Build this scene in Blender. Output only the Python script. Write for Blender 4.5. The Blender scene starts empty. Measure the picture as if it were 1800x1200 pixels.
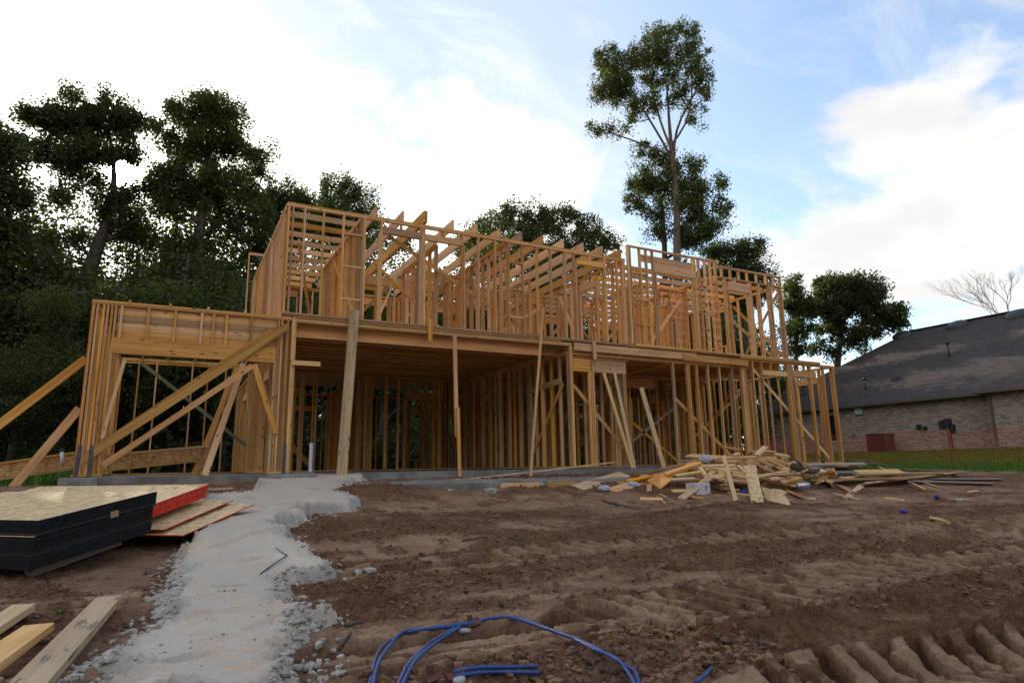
import bpy, math, random
import numpy as np
from mathutils import Vector, Matrix
R = math.radians
rng = np.random.default_rng(7)
random.seed(7)
sc = bpy.context.scene
col = sc.collection

# ------------------------------------------------------------------ camera
F_PX = 1120.5; YAW, PIT, ROL = R(28.08), R(11.1), R(-0.933)
_cy, _sy = math.cos(YAW), math.sin(YAW)
FW = np.array([_sy*math.cos(PIT), _cy*math.cos(PIT), math.sin(PIT)])
_rt = np.array([_cy, -_sy, 0.0]); _up = np.cross(_rt, FW)
RT = _rt*math.cos(ROL)+_up*math.sin(ROL); UP = -_rt*math.sin(ROL)+_up*math.cos(ROL)
cd = bpy.data.cameras.new('camera'); cam = bpy.data.objects.new('camera', cd); col.objects.link(cam)
cd.sensor_width = 36; cd.lens = F_PX/1800*36; cd.clip_start = .05; cd.clip_end = 3000
M = Matrix.Identity(4)
for i in range(3):
    M[i][0] = RT[i]; M[i][1] = UP[i]; M[i][2] = -FW[i]
cam.matrix_world = M
sc.camera = cam

# ------------------------------------------------------------------ light
SUN_AZ, SUN_EL = R(-5.1), R(22.75)
SUND = np.array([math.sin(SUN_AZ)*math.cos(SUN_EL), math.cos(SUN_AZ)*math.cos(SUN_EL), math.sin(SUN_EL)])
sd = bpy.data.lights.new('sun', 'SUN'); sun = bpy.data.objects.new('sun', sd); col.objects.link(sun)
sd.energy = 2.0; sd.angle = R(0.6); sd.color = (1.0, .86, .68)
sun.rotation_euler = Vector(SUND).to_track_quat('Z', 'Y').to_euler()
sc.view_settings.view_transform = 'Standard'; sc.view_settings.look = 'None'
sc.view_settings.exposure = 1.12; sc.view_settings.gamma = 1.0
SKY_STRENGTH = 0.135

def nn(nt, typ, **kw):
    n = nt.nodes.new(typ)
    for k, v in kw.items():
        if k == 'op': n.operation = v
        elif k == 'inp':
            for kk, vv in v.items(): n.inputs[kk].default_value = vv
        else: setattr(n, k, v)
    return n
def lk(nt, a, b): nt.links.new(a, b)
def mth(nt, op, a, b=None, clamp=False):
    n = nt.nodes.new('ShaderNodeMath'); n.operation = op; n.use_clamp = clamp
    for i, v in enumerate((a, b)):
        if v is None: continue
        if isinstance(v, (int, float)): n.inputs[i].default_value = v
        else: nt.links.new(v, n.inputs[i])
    return n.outputs[0]
def mixc(nt, fac, a, b, mode='MIX'):
    n = nt.nodes.new('ShaderNodeMix'); n.data_type = 'RGBA'; n.blend_type = mode
    for i, v in ((0, fac), (6, a), (7, b)):
        if isinstance(v, (int, float)): n.inputs[i].default_value = v
        elif isinstance(v, tuple): n.inputs[i].default_value = (*v[:3], 1)
        else: nt.links.new(v, n.inputs[i])
    return n.outputs[2]
def ramp(nt, fac, stops):
    n = nt.nodes.new('ShaderNodeValToRGB'); cr = n.color_ramp
    while len(cr.elements) < len(stops): cr.elements.new(.5)
    for e, (p, c) in zip(cr.elements, stops):
        e.position = p; e.color = (*c[:3], 1) if isinstance(c, tuple) else (c, c, c, 1)
    nt.links.new(fac, n.inputs[0]); return n.outputs[0]
def mapr(nt, v, a, b, c=0., d=1., smooth=True):
    n = nt.nodes.new('ShaderNodeMapRange'); n.interpolation_type = 'SMOOTHSTEP' if smooth else 'LINEAR'
    nt.links.new(v, n.inputs[0])
    for i, x in enumerate((a, b, c, d)): n.inputs[i+1].default_value = x
    return n.outputs[0]

w = bpy.data.worlds.new('World'); sc.world = w; w.use_nodes = True
nt = w.node_tree; nt.nodes.clear()
out = nt.nodes.new('ShaderNodeOutputWorld'); bg = nt.nodes.new('ShaderNodeBackground'); lk(nt, bg.outputs[0], out.inputs[0])
sky = nt.nodes.new('ShaderNodeTexSky'); sky.sky_type = 'NISHITA'; sky.sun_disc = False
sky.sun_elevation = SUN_EL; sky.sun_rotation = SUN_AZ; sky.altitude = 50; sky.air_density = 1.0; sky.dust_density = .8; sky.ozone_density = 1.5
tc = nt.nodes.new('ShaderNodeTexCoord'); D = tc.outputs['Generated']
sep = nn(nt, 'ShaderNodeSeparateXYZ'); lk(nt, D, sep.inputs[0])
dz = mth(nt, 'ADD', mth(nt, 'MAXIMUM', sep.outputs[2], 0.0), 0.30)
px_ = mth(nt, 'DIVIDE', sep.outputs[0], dz); py_ = mth(nt, 'DIVIDE', sep.outputs[1], dz)
cmb = nn(nt, 'ShaderNodeCombineXYZ'); lk(nt, px_, cmb.inputs[0]); lk(nt, py_, cmb.inputs[1])
no = nn(nt, 'ShaderNodeTexNoise', inp={'Scale': 2.3, 'Detail': 12.0, 'Roughness': .58, 'Distortion': .25}); lk(nt, cmb.outputs[0], no.inputs['Vector'])
no2 = nn(nt, 'ShaderNodeTexNoise', inp={'Scale': .75, 'Detail': 3.0, 'Roughness': .5}); 
mp = nn(nt, 'ShaderNodeMapping'); mp.inputs['Location'].default_value = (3.1, 1.7, 0); lk(nt, cmb.outputs[0], mp.inputs[0]); lk(nt, mp.outputs[0], no2.inputs['Vector'])
def dotdir(v):
    n = nn(nt, 'ShaderNodeVectorMath', op='DOT_PRODUCT'); lk(nt, D, n.inputs[0]); n.inputs[1].default_value = tuple(v); return n.outputs['Value']
sdot = dotdir(SUND)
near_sun = mapr(nt, sdot, .62, 1.0)
def dirpx(x, y):
    d = FW+RT*(x-900)/F_PX-UP*(y-600)/F_PX; return d/np.linalg.norm(d)
# cloud banks where the photograph has them: (direction, cos half width, weight)
banks = [((600, 360), .93, .998, .30), ((400, 230), .95, .998, .14), ((860, 340), .955, .998, .18), ((330, 40), .985, .998, .15), ((1640, 300), .982, .9975, .42), ((1530, 400), .985, .9985, .22), ((1760, 240), .985, .9975, .42), ((1600, 470), .985, .998, .2), ((1700, 470), .98, .998, .22), ((760, 330), .955, .992, .30), ((980, 270), .985, .998, .12), ((1390, 450), .988, .998, .16),
         ((690, 110), .955, .995, -.32), ((540, 60), .97, .998, -.30), ((1150, 120), .965, .99, -.20), ((1480, 60), .955, .995, -.30), ((900, 120), .98, .998, -.10), ((1300, 250), .985, .998, -.12)]
cf = mth(nt, 'ADD', mth(nt, 'MULTIPLY', mth(nt, 'SUBTRACT', no.outputs[0], .5), 4.2), mth(nt, 'MULTIPLY', mth(nt, 'SUBTRACT', no2.outputs[0], .5), 1.0))
for (p, a, b, wt) in banks:
    cf = mth(nt, 'ADD', cf, mth(nt, 'MULTIPLY', mapr(nt, dotdir(dirpx(*p)), a, b), wt))
cf = mth(nt, 'ADD', cf, mth(nt, 'MULTIPLY', mapr(nt, sdot, .88, 1.0), .42))
cf = mth(nt, 'ADD', cf, mth(nt, 'MULTIPLY', mapr(nt, dotdir(-FW), -.25, .35), .45))  # extra unseen clouds behind the camera, added to whiten the light
nw = nn(nt, 'ShaderNodeTexNoise', inp={'Scale': 3.4, 'Detail': 12.0, 'Roughness': .62, 'Distortion': .8}); mpw = nn(nt, 'ShaderNodeMapping'); mpw.inputs['Location'].default_value = (7.3, 2.2, 0); mpw.inputs['Rotation'].default_value = (0, 0, .6); mpw.inputs['Scale'].default_value = (1, 1.7, 1)
lk(nt, cmb.outputs[0], mpw.inputs[0]); lk(nt, mpw.outputs[0], nw.inputs['Vector'])
wisp = mapr(nt, nw.outputs[0], .46, .76, 0., .42)
cloud = mth(nt, 'MAXIMUM', mapr(nt, cf, -.02, .66), wisp)
no3 = nn(nt, 'ShaderNodeTexNoise', inp={'Scale': 4.0, 'Detail': 6.0}); lk(nt, cmb.outputs[0], no3.inputs['Vector'])
shade = mapr(nt, no3.outputs[0], .36, .64, .84, 1.06)
cbri = mth(nt, 'MULTIPLY', shade, mth(nt, 'ADD', mth(nt, 'ADD', .54, mth(nt, 'MULTIPLY', mapr(nt, dotdir(-FW), -.1, .5), .14)), mth(nt, 'MULTIPLY', near_sun, .30)))  # the added clouds behind the camera are brightened as fill
ccol = nn(nt, 'ShaderNodeVectorMath', op='SCALE'); ccol.inputs[0].default_value = (1.0, .962, .915); lk(nt, cbri, ccol.inputs['Scale'])
skys = nn(nt, 'ShaderNodeVectorMath', op='SCALE'); lk(nt, sky.outputs[0], skys.inputs[0]); skys.inputs['Scale'].default_value = SKY_STRENGTH
skyp = mixc(nt, mth(nt, 'ADD', .16, mth(nt, 'MULTIPLY', mapr(nt, sdot, .55, .93), .72)), skys.outputs[0], (.33, .39, .475))
base = mixc(nt, mth(nt, 'MULTIPLY', cloud, .93), skyp, ccol.outputs[0])
# low sky behind the camera dimmed on purpose to darken the house interior
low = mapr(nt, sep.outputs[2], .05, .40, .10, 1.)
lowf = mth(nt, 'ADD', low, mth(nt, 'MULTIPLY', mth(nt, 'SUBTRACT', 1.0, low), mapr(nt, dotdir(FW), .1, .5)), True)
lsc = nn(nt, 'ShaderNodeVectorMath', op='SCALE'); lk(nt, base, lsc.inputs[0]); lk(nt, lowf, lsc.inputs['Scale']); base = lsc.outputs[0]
g1 = mth(nt, 'MULTIPLY', mth(nt, 'POWER', mth(nt, 'MAXIMUM', sdot, 0.0), 60.0), .7)
g2 = mth(nt, 'MULTIPLY', mapr(nt, sdot, math.cos(R(1.5)), math.cos(R(.4))), 30.0)
gl = nn(nt, 'ShaderNodeVectorMath', op='SCALE'); gl.inputs[0].default_value = (1, .95, .86); lk(nt, mth(nt, 'ADD', g1, g2), gl.inputs['Scale'])
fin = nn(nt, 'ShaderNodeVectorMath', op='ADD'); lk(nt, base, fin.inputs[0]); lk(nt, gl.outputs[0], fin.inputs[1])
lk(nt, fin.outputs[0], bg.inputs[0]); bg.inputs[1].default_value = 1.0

# ------------------------------------------------------------------ view geometry helpers (photo measurements -> metres)
def ray(x, y): return FW+RT*(x-900)/F_PX-UP*(y-600)/F_PX
def atY(x, y, Y): d = ray(x, y); return d*(Y/d[1])
def atX(x, y, X): d = ray(x, y); return d*(X/d[0])
def atZ(x, y, Z): d = ray(x, y); return d*(Z/d[2])
def atD(x, y, dist): d = ray(x, y); return d*(dist/math.hypot(d[0], d[1]))

# ------------------------------------------------------------------ noise
def _hash(ix, iy, seed):
    n = (ix.astype(np.int64)*374761393+iy.astype(np.int64)*668265263+seed*1442695041) & 0x7fffffff
    n = ((n ^ (n >> 13))*1274126177) & 0x7fffffff
    n = n ^ (n >> 16)
    return (n & 0xffff)/65535.0
def vnoise(x, y, seed=0):
    ix = np.floor(x); iy = np.floor(y); fx = x-ix; fy = y-iy
    fx = fx*fx*fx*(fx*(fx*6-15)+10); fy = fy*fy*fy*(fy*(fy*6-15)+10)
    a = _hash(ix, iy, seed); b = _hash(ix+1, iy, seed); c = _hash(ix, iy+1, seed); d = _hash(ix+1, iy+1, seed)
    return (a*(1-fx)+b*fx)*(1-fy)+(c*(1-fx)+d*fx)*fy*1.0-.5
def fbm(x, y, f, octv, seed=0, gain=.5):
    s = np.zeros_like(x); a = 1.0
    for o in range(octv):
        ca, sa = math.cos(o*1.1), math.sin(o*1.1)
        s += a*vnoise((x*ca-y*sa)*f+o*17.3, (x*sa+y*ca)*f-o*9.1, seed+o*7); f *= 2.03; a *= gain
    return s
def sst(a, b, x):
    t = np.clip((x-a)/(b-a), 0, 1); return t*t*(3-2*t)

# ------------------------------------------------------------------ materials
MATS = {}
def new_mat(name):
    m = bpy.data.materials.new(name); m.use_nodes = True; nt = m.node_tree
    b = nt.nodes['Principled BSDF']; MATS[name] = m; return m, nt, b
def bump(nt, b, h, strength=.3, dist=.01):
    n = nn(nt, 'ShaderNodeBump', inp={'Strength': strength, 'Distance': dist}); lk(nt, h, n.inputs['Height']); lk(nt, n.outputs[0], b.inputs['Normal'])
def wood(name, c1, c2, knot=(.16, .075, .03), rough=.75, knots=1.0, grain=24., vary=.34, stain=0.):
    m, nt, b = new_mat(name)
    uv = nn(nt, 'ShaderNodeUVMap'); uv.uv_map = 'UVMap'
    sp = nn(nt, 'ShaderNodeSeparateXYZ'); lk(nt, uv.outputs[0], sp.inputs[0])
    gi = nn(nt, 'ShaderNodeNewGeometry'); oi = nn(nt, 'ShaderNodeObjectInfo')
    rnd = mth(nt, 'FRACT', mth(nt, 'ADD', mth(nt, 'MULTIPLY', gi.outputs['Random Per Island'], 7.31), mth(nt, 'MULTIPLY', oi.outputs['Random'], 5.77)))
    off = mth(nt, 'MULTIPLY', rnd, 61.0)
    def vec(us, vs):
        c = nn(nt, 'ShaderNodeCombineXYZ'); lk(nt, mth(nt, 'ADD', mth(nt, 'MULTIPLY', sp.outputs[0], us), off), c.inputs[0])
        lk(nt, mth(nt, 'ADD', mth(nt, 'MULTIPLY', sp.outputs[1], vs), off), c.inputs[1]); lk(nt, off, c.inputs[2]); return c.outputs[0]
    n1 = nn(nt, 'ShaderNodeTexNoise', inp={'Scale': 1., 'Detail': 5., 'Roughness': .6, 'Distortion': .6}); lk(nt, vec(.8, grain), n1.inputs['Vector'])
    n2 = nn(nt, 'ShaderNodeTexNoise', inp={'Scale': 1., 'Detail': 2.}); lk(nt, vec(.7, 5.), n2.inputs['Vector'])
    c = mixc(nt, mapr(nt, n1.outputs[0], .3, .72), c1, c2)
    c = mixc(nt, mapr(nt, n2.outputs[0], .45, .75, 0, .35), c, tuple(x*.55 for x in c2))
    vo = nn(nt, 'ShaderNodeTexVoronoi', inp={'Scale': 1., 'Randomness': 1.}); lk(nt, vec(4.2, 11.0), vo.inputs['Vector'])
    vsel = nn(nt, 'ShaderNodeSeparateColor'); lk(nt, vo.outputs['Color'], vsel.inputs[0])
    kf = mth(nt, 'MULTIPLY', mapr(nt, vo.outputs['Distance'], .10, .24, .9*knots, 0.), mth(nt, 'GREATER_THAN', vsel.outputs[0], .62))
    c = mixc(nt, kf, c, knot)
    if stain:
        n3 = nn(nt, 'ShaderNodeTexNoise', inp={'Scale': 1., 'Detail': 6., 'Roughness': .7}); lk(nt, vec(3., 14.), n3.inputs['Vector'])
        c = mixc(nt, mapr(nt, n3.outputs[0], .56, .62, 0, stain), c, (.09, .085, .08))
    hs = nn(nt, 'ShaderNodeHueSaturation'); lk(nt, c, hs.inputs['Color'])
    lk(nt, mth(nt, 'ADD', 1-vary, mth(nt, 'MULTIPLY', rnd, 2*vary)), hs.inputs['Value'])
    lk(nt, mth(nt, 'ADD', .493, mth(nt, 'MULTIPLY', mth(nt, 'FRACT', mth(nt, 'MULTIPLY', rnd, 13.7)), .014)), hs.inputs['Hue'])
    lk(nt, mth(nt, 'ADD', .80, mth(nt, 'MULTIPLY', mth(nt, 'FRACT', mth(nt, 'MULTIPLY', rnd, 5.1)), .30)), hs.inputs['Saturation'])
    lk(nt, hs.outputs[0], b.inputs['Base Color']); b.inputs['Roughness'].default_value = rough
    b.inputs['Specular IOR Level'].default_value = .25
    bump(nt, b, n1.outputs[0], .25, .004)
    return m
PINE = wood('pine', (.74, .395, .125), (.46, .21, .048))
PINE_UP = wood('pine_fresh', (.75, .41, .15), (.50, .235, .068))
PINE_PALE = wood('pine_pale', (.72, .475, .22), (.56, .33, .13), vary=.14)
PINE_DIRTY = wood('pine_dirty', (.50, .36, .24), (.38, .26, .16), stain=.75, vary=.08)
PINE_GREY = wood('weathered_wood', (.30, .25, .20), (.20, .165, .13), vary=.3, knots=.4)
PINE_SCRAP = wood('scrap_pine', (.62, .40, .20), (.42, .24, .10), vary=.32)
ROUGH_BARK = wood('rough_sawn', (.56, .39, .20), (.33, .20, .10), vary=.05, grain=16, knots=1., stain=.45)
LVL = wood('laminated_beam', (.92, .40, .02), (.76, .29, .01), vary=.06, knots=.3)
TREATED = wood('treated_wood', (.24, .24, .12), (.17, .16, .08), vary=.1)

def osb(name, c1, c2, c3, edge=None):
    m, nt, b = new_mat(name)
    uv = nn(nt, 'ShaderNodeUVMap'); uv.uv_map = 'UVMap'
    v1 = nn(nt, 'ShaderNodeTexVoronoi', inp={'Scale': 1., 'Randomness': 1.}); mp = nn(nt, 'ShaderNodeMapping'); mp.inputs['Scale'].default_value = (14, 38, 1); mp.inputs['Rotation'].default_value = (0, 0, .35)
    lk(nt, uv.outputs[0], mp.inputs[0]); lk(nt, mp.outputs[0], v1.inputs['Vector'])
    v2 = nn(nt, 'ShaderNodeTexVoronoi', inp={'Scale': 1., 'Randomness': 1.}); mp2 = nn(nt, 'ShaderNodeMapping'); mp2.inputs['Scale'].default_value = (36, 11, 1); mp2.inputs['Rotation'].default_value = (0, 0, -.5)
    lk(nt, uv.outputs[0], mp2.inputs[0]); lk(nt, mp2.outputs[0], v2.inputs['Vector'])
    s1 = nn(nt, 'ShaderNodeSeparateColor'); lk(nt, v1.outputs['Color'], s1.inputs[0]); s2 = nn(nt, 'ShaderNodeSeparateColor'); lk(nt, v2.outputs['Color'], s2.inputs[0])
    f = mth(nt, 'ADD', mth(nt, 'MULTIPLY', s1.outputs[0], .65), mth(nt, 'MULTIPLY', s2.outputs[0], .35))
    c = ramp(nt, f, [(0.05, c3), (.4, c2), (.9, c1)])
    lk(nt, c, b.inputs['Base Color']); b.inputs['Roughness'].default_value = .7; b.inputs['Specular IOR Level'].default_value = .3
    bump(nt, b, f, .3, .003); return m
OSB = osb('osb_sheet', (.72, .54, .31), (.58, .41, .21), (.36, .22, .10))
OSB2 = osb('osb_web', (.60, .36, .15), (.42, .22, .08), (.24, .11, .035))
def plain(name, c, rough=.6, metal=0., noise=0., scale=8., bumpd=0.):
    m, nt, b = new_mat(name); b.inputs['Roughness'].default_value = rough; b.inputs['Metallic'].default_value = metal; b.inputs['Specular IOR Level'].default_value = .12 if 'edge_paint' in name else .5
    if noise:
        tcn = nn(nt, 'ShaderNodeTexCoord'); n = nn(nt, 'ShaderNodeTexNoise', inp={'Scale': scale, 'Detail': 6., 'Roughness': .65}); lk(nt, tcn.outputs['Object'], n.inputs['Vector'])
        lk(nt, mixc(nt, mapr(nt, n.outputs[0], .35, .65), tuple(x*(1-noise) for x in c), tuple(min(1, x*(1+noise)) for x in c)), b.inputs['Base Color'])
        if bumpd: bump(nt, b, n.outputs[0], .5, bumpd)
    else: b.inputs['Base Color'].default_value = (*c, 1)
    return m
BLACK_EDGE = plain('black_edge_paint', (.012, .013, .016), .55, noise=.4, scale=20)
_nt = BLACK_EDGE.node_tree; _b = _nt.nodes['Principled BSDF']; _oi = nn(_nt, 'ShaderNodeObjectInfo'); _l = _b.inputs['Base Color'].links[0].from_socket
lk(_nt, mixc(_nt, mth(_nt, 'POWER', _oi.outputs['Random'], 4.0), _l, (.05, .042, .036)), _b.inputs['Base Color'])
RED_EDGE = plain('red_edge_paint', (.55, .035, .022), .55, noise=.2, scale=20)
CONC = plain('concrete_form', (.22, .21, .20), .85, noise=.25, scale=6, bumpd=.004)
SLABM = plain('concrete_slab', (.20, .185, .165), .8, noise=.35, scale=2, bumpd=.003)
STEEL = plain('galvanised_dark', (.10, .095, .10), .5, .6, noise=.3, scale=30)
STEEL_L = plain('galvanised_bright', (.62, .63, .66), .35, .7, noise=.15, scale=30)
RUST = plain('rusty_steel', (.10, .034, .022), .8, noise=.35, scale=25)
BLUE = plain('blue_pex', (.012, .052, .20), .5, noise=.25, scale=9)
TAPE = plain('grey_tape', (.42, .42, .42), .6, noise=.2, scale=40)
BAG = plain('white_plastic_film', (.45, .48, .53), .25, noise=.2, scale=12)
CARD = plain('white_carton', (.55, .53, .52), .7, noise=.12, scale=15)
BLUECAN = plain('blue_can', (.02, .05, .28), .3, .3, noise=.4, scale=40)
INK = plain('dark_ink', (.03, .025, .02), .7)
BARK = plain('bark', (.085, .068, .052), .95, noise=.4, scale=6, bumpd=.03)
BARK_L = plain('bark_light', (.17, .125, .085), .95, noise=.35, scale=7, bumpd=.03)
BAREB = plain('bare_branch', (.22, .165, .115), .9, noise=.2, scale=9)
TRIM = plain('brown_trim', (.13, .10, .08), .5)
DARKV = plain('vent_grey', (.03, .03, .032), .5, noise=.2)
GLASS = plain('dark_window', (.02, .022, .028), .08)
WHITE = plain('white_vinyl', (.6, .6, .58), .5)
ORANGE = plain('orange_netting', (.62, .06, .015), .6)
REDPOST = plain('red_steel_post', (.28, .035, .02), .6, noise=.3, scale=10)
ACM = plain('condenser_grey', (.075, .055, .06), .5, .2, noise=.3)

def leafm(name, c, trans):
    m, nt, b = new_mat(name)
    gi = nn(nt, 'ShaderNodeNewGeometry'); r_ = gi.outputs['Random Per Island']
    cc = ramp(nt, r_, [(0., tuple(x*.6 for x in c)), (.55, c), (1., (min(1, c[0]*1.7), min(1, c[1]*1.45), c[2]*1.15))])
    lk(nt, cc, b.inputs['Base Color']); b.inputs['Roughness'].default_value = .5; b.inputs['Specular IOR Level'].default_value = .4
    tr = nn(nt, 'ShaderNodeBsdfTranslucent'); mc = mixc(nt, 1.0, cc, (1.6, 1.9, .6), 'MULTIPLY'); lk(nt, mc, tr.inputs[0])
    mx = nn(nt, 'ShaderNodeMixShader', inp={0: trans}); lk(nt, b.outputs[0], mx.inputs[1]); lk(nt, tr.outputs[0], mx.inputs[2])
    lk(nt, mx.outputs[0], nt.nodes['Material Output'].inputs[0]); return m
LEAF_D = leafm('leaf_dark', (.060, .074, .028), .45)
LEAF_M = leafm('leaf_mid', (.070, .090, .030), .45)
LEAF_L = leafm('leaf_olive', (.085, .105, .034), .38)
GRASSM = leafm('grass_blade', (.075, .15, .022), .3)

# soil: dry compacted clay vs damp crumbled clods (vertex attribute 'mix': r=compact less painted tread-gap shade, g=grass, b=concrete dust)
m, nt, b = new_mat('soil'); SOIL = m
tcn = nn(nt, 'ShaderNodeTexCoord'); va = nn(nt, 'ShaderNodeVertexColor'); va.layer_name = 'mix'
vs = nn(nt, 'ShaderNodeSeparateColor'); lk(nt, va.outputs[0], vs.inputs[0])
n1 = nn(nt, 'ShaderNodeTexNoise', inp={'Scale': 2.2, 'Detail': 10., 'Roughness': .7}); lk(nt, tcn.outputs['Object'], n1.inputs['Vector'])
n2 = nn(nt, 'ShaderNodeTexNoise', inp={'Scale': 22., 'Detail': 10., 'Roughness': .8}); lk(nt, tcn.outputs['Object'], n2.inputs['Vector'])
vo = nn(nt, 'ShaderNodeTexVoronoi', inp={'Scale': 38.}); lk(nt, tcn.outputs['Object'], vo.inputs['Vector'])
cd_ = mixc(nt, mapr(nt, n1.outputs[0], .35, .68), (.145, .070, .037), (.24, .125, .068))
cd_ = mixc(nt, mapr(nt, n2.outputs[0], .44, .60, 0, .75), cd_, (.055, .028, .017))
cc_ = mixc(nt, mapr(nt, n1.outputs[0], .38, .66), (.25, .148, .09), (.35, .225, .145))
cc_ = mixc(nt, mapr(nt, n2.outputs[0], .47, .62, 0, .6), cc_, (.12, .066, .04))
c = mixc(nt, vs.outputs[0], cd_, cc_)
c = mixc(nt, vs.outputs[2], c, (.33, .31, .28))
gcol = mixc(nt, mapr(nt, n1.outputs[0], .4, .6), (.035, .075, .015), (.10, .15, .03))
c = mixc(nt, vs.outputs[1], c, gcol)
lk(nt, c, b.inputs['Base Color']); b.inputs['Roughness'].default_value = .95; b.inputs['Specular IOR Level'].default_value = .15
hh = mth(nt, 'ADD', n2.outputs[0], mth(nt, 'MULTIPLY', vo.outputs['Distance'], .5))
bn = nn(nt, 'ShaderNodeBump', inp={'Distance': .035}); lk(nt, hh, bn.inputs['Height']); lk(nt, mth(nt, 'SUBTRACT', .9, mth(nt, 'MULTIPLY', vs.outputs[0], .25)), bn.inputs['Strength']); lk(nt, bn.outputs[0], b.inputs['Normal'])

m, nt, b = new_mat('poured_concrete'); PATHM = m
tcn = nn(nt, 'ShaderNodeTexCoord'); va = nn(nt, 'ShaderNodeVertexColor'); va.layer_name = 'mix'
vs = nn(nt, 'ShaderNodeSeparateColor'); lk(nt, va.outputs[0], vs.inputs[0])
n1 = nn(nt, 'ShaderNodeTexNoise', inp={'Scale': 1.6, 'Detail': 8., 'Roughness': .6}); lk(nt, tcn.outputs['Object'], n1.inputs['Vector'])
n2 = nn(nt, 'ShaderNodeTexNoise', inp={'Scale': 55., 'Detail': 6., 'Roughness': .7}); lk(nt, tcn.outputs['Object'], n2.inputs['Vector'])
n3 = nn(nt, 'ShaderNodeTexNoise', inp={'Scale': 3.2, 'Detail': 5., 'Roughness': .6, 'Distortion': .5}); lk(nt, tcn.outputs['Object'], n3.inputs['Vector'])
c = mixc(nt, mapr(nt, n1.outputs[0], .4, .62), (.46, .41, .345), (.54, .46, .37))
c = mixc(nt, mapr(nt, n3.outputs[0], .50, .64, 0, .6), c, (.50, .35, .235))
c = mixc(nt, mapr(nt, n1.outputs[0], .52, .64, 0, .45), c, (.27, .235, .195))
c = mixc(nt, vs.outputs[0], c, (.34, .315, .28))
c = mixc(nt, mapr(nt, n2.outputs[0], .48, .66, 0, .4), c, (.24, .22, .20))
lk(nt, c, b.inputs['Base Color']); b.inputs['Roughness'].default_value = .9; b.inputs['Specular IOR Level'].default_value = .2
bump(nt, b, n2.outputs[0], .4, .010)

# ------------------------------------------------------------------ object helpers
def setp(o, label=None, cat=None, group=None, kind=None):
    if label: o['label'] = label
    if cat: o['category'] = cat
    if group: o['group'] = group
    if kind: o['kind'] = kind
    return o
def empty(name, loc=(0, 0, 0)):
    o = bpy.data.objects.new(name, None); o.location = loc; o.empty_display_size = .2; col.objects.link(o); return o
def link(name, me, mat, parent=None, smooth=False):
    if mat is not None and not me.materials:
        for m_ in (mat if isinstance(mat, (list, tuple)) else [mat]): me.materials.append(m_)
    o = bpy.data.objects.new(name, me); col.objects.link(o)
    if parent:
        o.parent = parent
        o.matrix_parent_inverse = parent_inv(parent)
    if smooth:
        me.polygons.foreach_set('use_smooth', [True]*len(me.polygons))
    return o
def parent_inv(p): return p_world(p).inverted()
def p_world(p):
    m_ = Matrix.Translation(p.location) @ p.rotation_euler.to_matrix().to_4x4()
    if p.parent: m_ = p_world(p.parent) @ p.matrix_parent_inverse @ m_
    return m_
QF = np.array([[0, 3, 2, 1], [4, 5, 6, 7], [0, 1, 5, 4], [1, 2, 6, 5], [2, 3, 7, 6], [3, 0, 4, 7]])
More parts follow.
